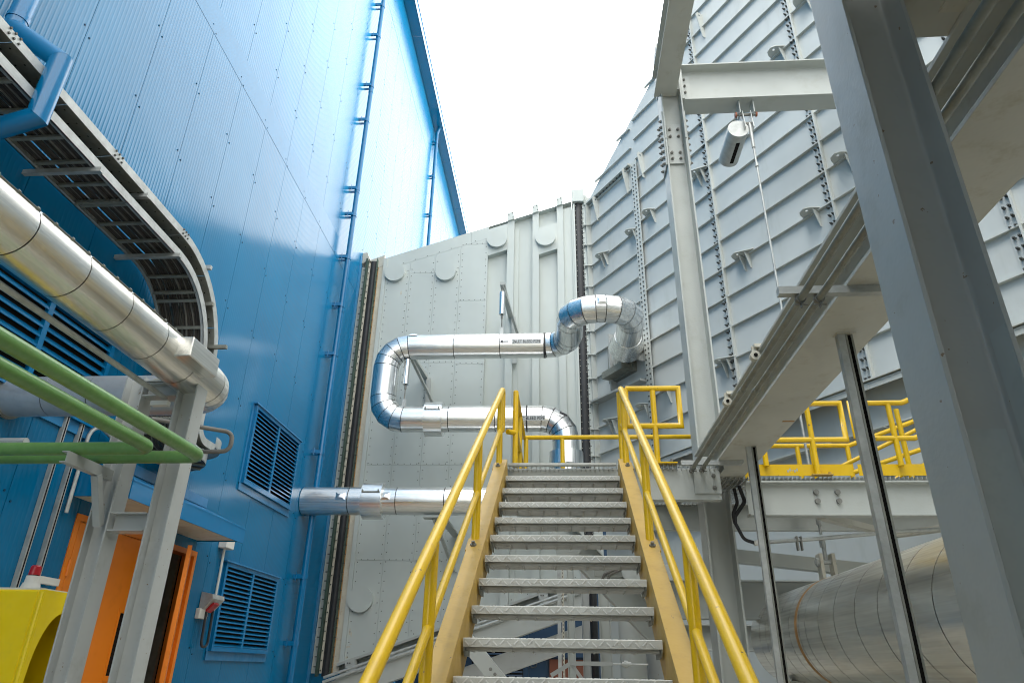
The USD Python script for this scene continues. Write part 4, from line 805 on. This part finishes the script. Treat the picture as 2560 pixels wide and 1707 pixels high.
# ------------------------------------------------------------------ constant load hanger and large pipe
def hanger():
    t = thing('constant_hanger', 'silver cylinder spring support under the high cross beam with long rod', 'hanger', (2.62, 7.45, 8.3))
    hx = 2.635
    part(t, 'cylinder', tube([(hx - .14, 7.42, 8.36), (hx - .14, 7.46, 8.36), (hx - .14, 8.02, 8.36), (hx - .14, 8.05, 8.36)], .14, 32), 'galv')
    part(t, 'slot', [box(hx - .155, hx - .105, 7.55, 7.97, 8.2185, 8.235)], 'dark')
    part(t, 'side_plate', [extr([(7.36, 8.34), (7.56, 8.30), (7.56, 8.40), (7.50, 8.66), (7.40, 8.66)], (hx - .06, 0, 0), Y, Z, X, .010), extr([(7.36, 8.34), (7.56, 8.30), (7.56, 8.40), (7.50, 8.66), (7.40, 8.66)], (hx + .05, 0, 0), Y, Z, X, .010)], 'galv')
    for q in (-.10, .09): part(t, 'beam_lug', box(hx + q, hx + q + .012, 7.36, 7.52, 8.60, 8.808), 'grey')
    part(t, 'pin', [cyl((hx - .13, 7.44, 8.62), (hx + .13, 7.44, 8.62), .02, 10), cyl((hx - .05, 7.44, 8.45), (hx + .05, 7.44, 8.45), .03, 10)], 'nut')
    part(t, 'pin_cap', [cyl((hx - .15, 7.44, 8.62), (hx - .128, 7.44, 8.62), .04, 12), cyl((hx + .128, 7.44, 8.62), (hx + .15, 7.44, 8.62), .034, 12)], 'shackle')
    part(t, 'rod', cyl((hx + .02, 7.42, 2.95), (hx + .02, 7.42, 8.45), .014, 10), 'galv')
    part(t, 'turnbuckle', [cyl((hx + .02, 7.42, 8.02), (hx + .02, 7.42, 8.42), .024, 12), cyl((hx + .02, 7.42, 7.70), (hx + .02, 7.42, 7.76), .024, 12), cyl((hx + .02, 7.42, 3.05), (hx + .02, 7.42, 3.10), .026, 12), cyl((hx + .02, 7.42, 2.83), (hx + .02, 7.42, 2.90), .03, 12)], 'galv')
hanger()
def bigpipe():
    t = thing('large_pipe', 'very large dull steel clad pipe with band joints at the foot of the steel frame', 'pipe', (2.67, 5, 2.02))
    R, x, z = .497, 2.67, 2.018
    ys = [8.75, 8.45, 8.2, 7.95, 7.66, 7.35, 7.05, 6.86, 6.50, 6.12, 5.68, 5.26, 4.87, 4.47, 4.05, 3.6, 3.15, 2.7, 2.2, 1.5, .5, -1]
    nodes = [np.array([x + .9, 9.25, z]), np.array([x + .35, 9.18, z]), np.array([x + .12, 9.05, z])] + [np.array([x, v, z]) for v in ys]
    part(t, 'inner_pipe', tube(nodes, R * .975, 40), 'dark')
    for s in sections(nodes, R, 72, .010): part(t, 'cladding_section', s, 'steelpipe')
    part(t, 'rust_band', cyl((x, 7.10, z), (x, 7.17, z), R + .0015, 72), 'rust')
    part(t, 'clevis', [box(x - .085, x - .055, 7.36, 7.48, z + R - .04, 2.76), box(x + .035, x + .065, 7.36, 7.48, z + R - .04, 2.76)], 'bar'); part(t, 'clevis_pin', [cyl((x - .12, 7.42, 2.68), (x + .09, 7.42, 2.68), .022, 10), cyl((x - .11, 7.42, 2.68), (x - .087, 7.42, 2.68), .045, 12), cyl((x - .01, 7.42, 2.68), (x - .01, 7.42, 2.84), .02, 10)], 'galv')
    for yv in (1.0, 8.2): part(t, 'saddle', [box(x - .35, x + .35, yv - .1, yv + .1, 0, z - R * .85)], 'grey')
bigpipe()

def deck():  # unseen deck, added and widened to keep light off the near column
    t = thing('added_shade_deck', 'unseen steel deck added overhead on the shadowed beam to shade the near column', 'deck', (3, 0, 4.0))
    for k in range(9): part(t, 'deck_plate', box(.30, 4.0, -2.25 + k * .436 + .003, -1.814 + k * .436 - .003, 4.008, 4.02), 'dustsoffit')
    for xx in (.36, 1.25, 2.5, 3.8): part(t, 'joist', profile(isec(.20, .10, .008, .010, .01), (xx, -2.25, 3.905), (xx, 1.69, 3.905), Z), 'dustsoffit')
deck()
def rear():  # unseen building, added and sized to block light from behind the viewer
    t = thing('added_shade_building', 'unseen grey clad building added behind the viewer to shade the near column', 'building', (9, -6, 0))
    for k in range(12): part(t, 'wall_panel', box(1.3 + k * 1.3 + .004, 2.6 + k * 1.3 - .004, -2.36, -2.3, 0, 9), 'colsteel')
    part(t, 'wall', [box(1.25, 17.0, -12, -2.37, 0, 9), box(-.6, 1.24, -12, -2.31, 0, 6)], 'colsteel')
    part(t, 'roof_edge', [box(1.2, 17.1, -12.05, -2.25, 9.001, 9.3), box(-.65, 1.19, -12.05, -2.25, 6.001, 6.2)], 'grey')
rear()

# ================================================================== STAIRCASE
G, RZ, Y0, Z0 = .2745, .1745, 3.49, 1.622
SD = unit((.0105, 1, 0)); SXc = lambda y: -.008 + .0105 * (y - 3.5)
zn = lambda y: Z0 + RZ * (y - Y0) / G
def stair():
    t = thing('staircase', 'steel stair with chequered galvanised treads and yellow handrails up to the platform', 'staircase', (0, 4, 0))
    ya, yb = 1.05, 6.27
    for s in (-1, 1):
        p = np.array([SXc(ya) + s * .508, ya, zn(ya) - .09]); q = np.array([SXc(yb) + s * .508, yb, zn(yb) - .09]); d = unit(q - p); upv = unit(np.cross(d, X) * -1); upv = upv if upv[2] > 0 else -upv
        P = [(0, -.13), (s * .105, -.13), (s * .105, -.118), (s * .010, -.118), (s * .010, .118), (s * .105, .118), (s * .105, .13), (0, .13)]
        if s < 0: P = P[::-1]
        w = d; u = X; part(t, 'stringer', extr(P, p, u, upv, w, np.linalg.norm(q - p)), 'tan')
    for k in range(-6, 10):
        y = Y0 + G * k; z = Z0 + RZ * k; c = SXc(y); xa, xb = c - .497, c + .497
        tr = part(t, 'tread', [box(xa + .012, xb - .012, y + .040 + j * .033, y + .045 + j * .033, z - .058, z - .006) for j in range(7)] + [box(xa + .03 + j * .105, xa + .036 + j * .105, y + .034, y + .242, z - .062, z - .008) for j in range(10)], 'treadbar', smooth=False)
        part(tr, 'nosing', extr([(y, z - .042), (y + .004, z - .042), (y + .004, z - .004), (y + .048, z - .004), (y + .048, z), (y + .004, z), (y, z - .003)], (xa, 0, 0), Y, Z, X, xb - xa), 'tread', smooth=False)
        lg = []
        for j in range(27):
            xx = xa + .02 + j * .0355; a = .011 if j % 2 else -.011
            lg.append(extr([(-.0155, -.0030), (.0155, -.0030), (.0155, .0030), (-.0155, .0030)], (xx, y + .0005, z - .021 + (.004 if j % 2 else -.004)), unit((1, 0, 1 if j % 2 else -1)), unit((-1 if j % 2 else 1, 0, 1)), -Y, .004))
            lg.append(extr([(-.0155, -.0030), (.0155, -.0030), (.0155, .0030), (-.0155, .0030)], (xx, y + .026, z - .0005), unit((1, 1 if j % 2 else -1, 0)), unit((-1 if j % 2 else 1, 1, 0)), Z, .003))
        part(tr, 'chequer', lg, 'lug', smooth=False)
        for xx in (xa, xb - .008): part(tr, 'end_plate', extr([(y + .002, z - .043), (y + .235, z - .043) if False else (y + .235, z - .004), (y + .05, z - .004), (y + .05, z - .0045), (y + .002, z - .0045)][:3] + [(y + .002, z - .0045)], (xx, 0, 0), Y, Z, X, .008) if False else extr([(y + .005, z - .005), (y + .005, z - .055), (y + .06, z - .085), (y + .23, z - .085), (y + .23, z - .005)], (xx, 0, 0), Y, Z, X, .007), 'galvdirty')
        part(tr, 'fixing_bolt', [bolt((xa + .008, y + .06, z - .05), X, .011, .01), bolt((xb - .008, y + .06, z - .05), -X, .011, .01)], 'nut')
    # handrails
    rail = lambda y: zn(y) + .735
    for s in (-1, 1):
        xr = lambda y: SXc(y) + s * .575
        pa, pb = np.array([xr(.7), .7, rail(.7)]), np.array([xr(6.22), 6.22, rail(6.22)])
        path = [pa, pb, np.array([xr(6.33) , 6.335, rail(6.22) - .02]), np.array([xr(6.33), 6.34, 3.80]), ]
        part(t, 'handrail', tube(rounded(path[:2] + [np.array([xr(6.3), 6.33, rail(6.33) - .01]), np.array([xr(6.3), 6.335, 3.72])], .035, 5)[:], .0275, 20), 'yellow')
        part(t, 'mid_rail', tube([np.array([xr(.9), .9, rail(.9) - .37]), np.array([xr(6.30), 6.30, rail(6.30) - .37])], .021, 16), 'yellow')
        for yp in (1.78, 3.22, 4.68, 6.12):
            b0 = np.array([xr(yp), yp, zn(yp) + .03]); n_ = unit((0, -RZ, G))
            part(t, 'post', cyl(b0 + Z * .005, (b0[0], yp, rail(yp) - .012), .0275, 18), 'yellow')
            dd = unit(np.array([.0105 * 0, G, RZ])); c = b0 - dd * .03
            bp = part(t, 'base_plate', extr([(-.05, -.11), (.05, -.11), (.05, .075), (-.05, .075)], c, X, dd, n_, .016), 'tan')
            part(bp, 'anchor_bolt', [cyl(c - dd * .072 + n_ * .016, c - dd * .072 + n_ * .019, .028, 16), bolt(c - dd * .072 + n_ * .019, n_, .021, .022), bolt(c + dd * .055 + n_ * .016, n_, .017, .018)], 'nut')
stair()

# ------------------------------------------------------------------ landing and walkway
PZ = 3.395
def landing():
    t = thing('platform', 'grated steel landing at the head of the stair, with grey edge channels', 'platform', (1.5, 7, PZ))
    y0, y1, x0, x1 = 6.27, 7.95, -.50, 5.2
    part(t, 'nosing', box(-.485, .515, y0 - .0, y0 + .045, PZ - .022, PZ), 'tread')
    part(t, 'bearing_bar', [box(x, x + .005, (y0 + .047) if x < 1.5 else 6.79, y1, PZ - .055 if x < 1.5 else PZ - .03, PZ) for x in np.arange(x0 + .02, x1, .042)], 'galv', smooth=False)
    part(t, 'cross_bar', [box(x0, x1 if y > 6.8 else 1.47, y, y + .006, PZ - .012, PZ - .003) for y in np.arange(y0 + .09, y1, .10)] + [box(-.485, .515, y0 + .046, y0 + .050, PZ - .055, PZ - .048)], 'galv', smooth=False)
    part(t, 'edge_channel', profile(csec(.29, .09, .012), (x0, 6.36, PZ - .178), (1.46, 6.36, PZ - .178), Z), 'grey')
    part(t, 'edge_channel', profile(isec(.33, .13, .010, .016, .014), (1.80, 6.82, PZ - .215), (x1, 6.82, PZ - .215), Z), 'grey')
    for xx in (2.46, 2.66):
        for zz in (PZ - .15, PZ - .235): part(t, 'edge_bolt', bolt((xx, 6.815, zz), -Y, .026, .022, 12, False), 'nut')
    part(t, 'rear_channel', profile(csec(.29, .09, .012), (x1, 7.93, PZ - .178), (x0, 7.93, PZ - .178), Z), 'grey')
    for xx in (-.45, .2, .85, 2.55, 3.45, 4.4): part(t, 'joist', profile(isec(.14, .08, .007, .009, .008), (xx, 6.46 if xx < 1.5 else 6.90, PZ - .105), (xx, 7.83, PZ - .105), Z), 'grey')
    part(t, 'splice_plate', [box(1.22, 1.46, 6.342, 6.359, PZ - .27, PZ - .07)], 'grey'); [part(t, 'splice_bolt', bolt((1.40, 6.342, zz), -Y, .02, .018), 'nut') for zz in (PZ - .11, PZ - .22)]
    part(t, 'brace', [bar((2.5, 6.9, PZ - .36), (3.6, 7.9, PZ - .36), .09, .06), bar((4.4, 6.9, PZ - .36), (3.6, 7.9, PZ - .36), .09, .06)], 'dustsoffit')
    r = .0265
    def rail(label, runs, posts, thick=.0265, **kw):
        g = thing('guardrail', label, 'guardrail', tuple(np.mean([p for q in runs for p in q], axis=0)), group=None)
        for i, q in enumerate(runs): part(g, 'top_rail' if i == 0 else 'rail', tube(q, thick if i < 2 else thick * .85, 16), 'yellow')
        for a, b in posts: part(g, 'post', cyl(a, b, thick, 16), 'yellow')
        return g
    H = .76
    g = rail('yellow guardrail along the left edge and back of the landing', [[(-.43, 6.42, PZ + H), (-.43, 7.9, PZ + H), (1.90, 7.9, PZ + H)], [(-.43, 6.42, PZ + .36), (-.43, 7.9, PZ + .36)]],
         [((-.43, 6.42, PZ), (-.43, 6.42, PZ + H + .005)), ((-.43, 7.1, PZ), (-.43, 7.1, PZ + H - .02)), ((-.40, 7.9, PZ), (-.40, 7.9, PZ + H - .02)), ((.03, 7.9, PZ), (.03, 7.9, PZ + H - .02)), ((.95, 7.9, PZ), (.95, 7.9, PZ + H - .02))])
    part(g, 'end_stub', [tube([(-.50, 6.335, 3.72), (-.43, 6.42, 3.735)], .026, 14)], 'yellow')
    g = rail('yellow guardrail panel at the stair head between the handrail and the far column', [[(.645, 6.33, 4.145), (1.15, 6.33, 4.145), (1.15, 6.33, 3.765), (.645, 6.33, 3.765), (.645, 6.33, 4.145)]], [((.905, 6.33, PZ), (.905, 6.33, 4.12)), ((.585, 6.37, PZ), (.585, 6.37, 4.12))])
    part(g, 'foot_plate', [box(.80, 1.08, 6.29, 6.37, PZ + .001, PZ + .012)], 'yellow'); part(g, 'foot_bolts', [bolt((xx, 6.32, PZ + .012), Z, .018, .02) for xx in (.84, 1.03)], 'nut')
    yw = 6.78
    g = rail('yellow guardrail of the side walkway behind the beige beam', [[(1.80, yw, 4.14), (2.83, yw, 4.14), (2.83, yw, 3.76), (1.80, yw, 3.76)]], [((2.50, yw, PZ + .01), (2.50, yw, 4.12)), ((2.02, yw, PZ + .1), (2.02, yw, 3.76))])
    part(g, 'toe_plate', box(1.80, 2.84, yw + .03, yw + .036, PZ + .012, PZ + .125), 'yellow'); part(g, 'foot_plate', [box(2.43, 2.63, yw - .05, yw + .02, PZ + .001, PZ + .012), cyl((2.60, yw - .03, PZ + .012), (2.60, yw - .03, PZ + .03), .016, 6)], 'tan')
    part(g, 'chipped_paint', [box(2.22 + i * .022, 2.235 + i * .022, yw + .0285, yw + .0295, PZ + .045 + .012 * (i % 3), PZ + .06 + .012 * ((i + 1) % 3)) for i in range(5)], 'grey')
    g = rail('yellow guardrail rising to the upper stair past the near column', [[(2.93, yw, 3.77), (2.93, yw, 4.14), (3.44, yw, 4.14), (4.6, yw, 4.62)], [(2.93, yw, 3.77), (3.48, yw, 3.77), (4.6, yw, 4.22)]], [((3.30, yw, PZ + .1), (3.30, yw, 4.12)), ((3.62, yw + .5, PZ + .1), (3.62, yw + .5, 4.25))])
    part(g, 'toe_plate', [box(2.90, 3.75, yw + .03, yw + .036, PZ + .012, PZ + .125)], 'yellow')
    g = rail('yellow guardrail along the rear of the side walkway', [[(1.85, 7.88, 4.15 - .12), (3.3, 7.88, 4.03), (5.2, 7.88, 4.72)], [(1.85, 7.88, 3.79), (3.3, 7.88, 3.72), (5.2, 7.88, 4.35)]], [((xx, 7.88, PZ), (xx, 7.88, 4.02)) for xx in (2.12, 2.72, 2.88, 3.28)])
    part(g, 'stair_rail', [tube([(2.9, 7.4, 3.62), (4.9, 7.4, 4.55)], .0225, 14), tube([(2.9, 7.4, 3.25), (4.9, 7.4, 4.15)], .0225, 14)], 'yellow')
landing()

def understairs():
    t = thing('diagonal_brace', 'wide grey H brace slanting down under the stair landing', 'brace', (.8, 8.5, 2.3))
    part(t, 'brace', profile(isec(.30, .22, .012, .016, .016), (-.05, 8.5, 3.22), (1.62, 8.5, 1.50), (0, -1, 0) if False else (.7, 0, .7)), 'grey')
    part(t, 'gusset', [extr([(-.1, 3.05), (.3, 3.05), (.15, 2.80), (-.05, 2.85)], (0, 8.36, 0), X, Z, Y, .02)], 'grey')
    t = thing('angle_brace', 'grey angle brace low at the left under the stair treads', 'brace', (-.8, 8.5, 1.7))
    part(t, 'angle', profile(csec(.17, .12, .014), (-1.22, 8.5, 2.08), (-.35, 8.5, 1.15), (.7, 0, .7)), 'grey'); part(t, 'bolts', [bolt((-.80 + .05 * i, 8.38, 1.66 - .05 * i), -Y, .02, .02) for i in range(3)], 'nut')
    specs = [(-.04, 9.5, .045, 'galv', 'slim galvanised channel upright under the landing'), (.11, 9.6, .10, 'grey', 'pale square steel upright behind the galvanised channel'), (.31, 9.9, .10, 'colsteel', 'dull grey bolted upright beneath the landing'), (.53, 9.4, .14, 'grey', 'broad pale grey upright right of the bolted one')]
    for xx, yy_, w, mt, lab in specs:
        p = thing('upright', lab, 'post', (xx, yy_, 0)); part(p, 'shaft', profile(isec(w, w, .008, .010, .008), (xx, yy_, 0), (xx, yy_, 3.0), X) if w > .05 else box(xx - w / 2, xx + w / 2, yy_ - .02, yy_ + .02, 0, 2.95), mt)
        if w <= .05: part(p, 'slot', [box(xx + .035, xx + .062, yy_ - .02, yy_ + .02, 0, 2.95)], 'bar'); part(p, 'perforation', [box(xx + .043, xx + .050, yy_ - .0215, yy_ - .0202, z, z + .022) for z in np.arange(.1, 2.9, .045)], 'dark')
    p = thing('round_column', 'pale round steel leg standing under the landing behind the brace', 'column', (.85, 9.3, 0)); part(p, 'shaft', cyl((.85, 9.3, 0), (.85, 9.3, 2.95), .16, 28), 'grey')
    p = thing('round_column', 'wide round grey leg closest to the far H column', 'column', (1.3, 9.9, 0)); part(p, 'shaft', cyl((1.30, 9.9, 0), (1.30, 9.9, 2.95), .26, 32), 'colsteel')
    p = thing('black_riser', 'black vertical pipe between the uprights under the landing', 'pipe', (.42, 10.1, 0)); part(p, 'pipe', cyl((.42, 10.1, 0), (.42, 10.1, 2.9), .055, 16), 'black'); part(p, 'valve', [cyl((.30, 10.0, 2.1), (.36, 10.0, 2.1), .05, 12), cyl((.34, 10.0, 2.0), (.34, 10.0, 2.2), .02, 10)], 'nut')
    p = thing('cranked_bar', 'cranked brown steel bracket with turnbuckle near the bottom of the stair', 'bracket', (.1, 6.8, 1.7)); part(p, 'bar', [bar((-.11, 6.8, 1.615), (.06, 6.8, 1.712), .05, .035), bar((.06, 6.8, 1.715), (.44, 6.8, 1.715), .05, .035), bar((.08, 6.8, 1.70), (.22, 6.8, 1.52), .04, .03)], 'colsteel'); part(p, 'turnbuckle', [cyl((.44, 6.8, 1.715), (.75, 6.8, 1.715), .008, 8), cyl((.52, 6.8, 1.715), (.60, 6.8, 1.715), .02, 10), cyl((.54, 6.8, 1.715), (.57, 6.8, 1.715), .032, 10)], 'galv')
    p = thing('bracket_tubes', 'grey box with two bent conduits under the top treads', 'bracket', (.55, 8.0, 2.6)); part(p, 'tube', [tube(rounded([(.42, 8.0, 2.52), (.47, 8.0, 2.62), (.75, 8.0, 2.74)], .03, 4), .014, 8), tube(rounded([(.48, 8.0, 2.52), (.53, 8.0, 2.62), (.81, 8.0, 2.74)], .03, 4), .014, 8)], 'cablegrey'); part(p, 'plate', [box(.36, .66, 8.03, 8.07, 2.60, 2.70)], 'grey')
    # sloping tray below the bolted duct
    p = thing('sloping_duct_tray', 'grey sloping trough with conduits under the bolted duct', 'tray', (-2, 13.2, 2)); s0, s1 = -4.15, .35; zt = lambda x: 1.50 + (x + 4.12) * .338
    part(p, 'trough', [extr([(s0, zt(s0) - .42), (s1, zt(s1) - .42), (s1, zt(s1) - .12), (s0, zt(s0) - .12)], (0, 13.1, 0), X, Z, Y, .02), extr([(s0, zt(s0) - .44), (s1, zt(s1) - .44), (s1, zt(s1) - .42), (s0, zt(s0) - .42)], (0, 13.1, 0), X, Z, Y, .35), extr([(s0, zt(s0) - .12), (s1, zt(s1) - .12), (s1, zt(s1) - .10), (s0, zt(s0) - .10)], (0, 13.08, 0), X, Z, Y, .10)], 'grey')
    part(p, 'conduit', [cyl((s0, 13.05, zt(s0) + .0), (s1, 13.05, zt(s1) + .0), .025, 10), cyl((s0, 13.02, zt(s0) - .07), (s1, 13.02, zt(s1) - .07), .025, 10)], 'galv')
    part(p, 'rear_trough', [extr([(s0, zt(s0) - .95), (s1, zt(s1) - .95), (s1, zt(s1) - .60), (s0, zt(s0) - .60)], (0, 13.6, 0), X, Z, Y, .5)], 'colsteel')
    # annex behind
    a = thing('annex_building', 'blue annex, darkened in colour for shade, with louvre and brown door seen under the ducts', 'building', (0, 20, 0))
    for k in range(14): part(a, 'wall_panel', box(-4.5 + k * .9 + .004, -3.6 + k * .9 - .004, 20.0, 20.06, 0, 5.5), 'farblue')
    part(a, 'wall', box(-4.55, 8.2, 20.07, 26, 0, 5.6), 'dark')
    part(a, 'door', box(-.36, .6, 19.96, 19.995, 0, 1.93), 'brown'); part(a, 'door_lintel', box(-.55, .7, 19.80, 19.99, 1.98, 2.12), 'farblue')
    lv = part(a, 'louvre', box(-2.4, -1.05, 19.965, 19.995, 1.1, 2.2), 'dark')
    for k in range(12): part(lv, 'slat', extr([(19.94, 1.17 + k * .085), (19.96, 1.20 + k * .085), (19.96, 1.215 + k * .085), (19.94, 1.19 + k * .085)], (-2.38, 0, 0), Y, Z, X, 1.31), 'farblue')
    part(a, 'alarm_box', [rbox(-.80, -.64, 19.90, 19.995, 1.98, 2.16)], 'white'); part(a, 'alarm_bell', cyl((-.72, 19.88, 2.08), (-.72, 19.9, 2.08), .05, 14), 'red'); part(a, 'lead', tube(rounded([(-.86, 19.95, 2.4), (-.86, 19.95, 1.7), (-.70, 19.95, 1.75), (-.70, 19.95, 1.95)], .06, 5), .014, 8), 'black')
    # beams under the walkway
    b = thing('lower_cross_beam', 'pale grey beam low behind the large pipe', 'beam', (3, 8.6, 2.4)); part(b, 'beam', profile(isec(.42, .2, .01, .016, .014), (1.2, 8.6, 2.42), (6.5, 8.6, 2.42), Z), 'grey'); part(b, 'beam', profile(isec(.30, .16, .01, .014, .014), (1.2, 9.4, 2.05), (6.5, 9.4, 2.05), Z), 'grey')
    b = thing('tapered_strut', 'grey strut sloping gently under the walkway above the large pipe', 'brace', (2.8, 8.3, 2.8)); part(b, 'strut', bar((1.9, 8.25, 2.86), (3.9, 8.25, 2.66), .14, .14), 'grey')
    b = thing('walkway_conduit', 'galvanised conduit strung under the side walkway', 'conduit', (2.6, 7.0, 2.85)); part(b, 'conduit', tube([(1.90, 7.0, 2.80), (2.4, 7.0, 2.835), (3.3, 7.0, 2.915), (4.8, 7.0, 3.0)], .019, 12), 'galv'); part(b, 'hanger_clip', [box(2.26, 2.275, 6.975, 7.025, 2.73, 2.86), box(2.30, 2.312, 6.975, 7.025, 2.73, 2.86)], 'nut'); part(b, 'fitting', [cyl((1.86, 7.0, 2.797), (1.93, 7.0, 2.803), .026, 12)], 'white')
    b = thing('black_hose', 'coiled black flexible hose beside the far column under the walkway', 'hose', (1.8, 7.0, 3.0))
    part(b, 'hose', tube(rounded([(1.79, 7.02, 3.36), (1.83, 7.02, 3.20), (1.71, 7.0, 3.05), (1.70, 6.98, 2.98)], .06, 6), .019, 12), 'black'); part(b, 'hose', tube(rounded([(1.75, 7.06, 3.34), (1.765, 7.06, 3.20), (1.70, 7.02, 3.08), (1.70, 7.0, 3.0)], .05, 6), .017, 12), 'black'); part(b, 'hose', tube(rounded([(1.70, 7.0, 3.10), (1.70, 7.0, 3.0), (1.77, 7.0, 2.83), (1.87, 7.0, 2.797)], .08, 6), .017, 12), 'black')
understairs()
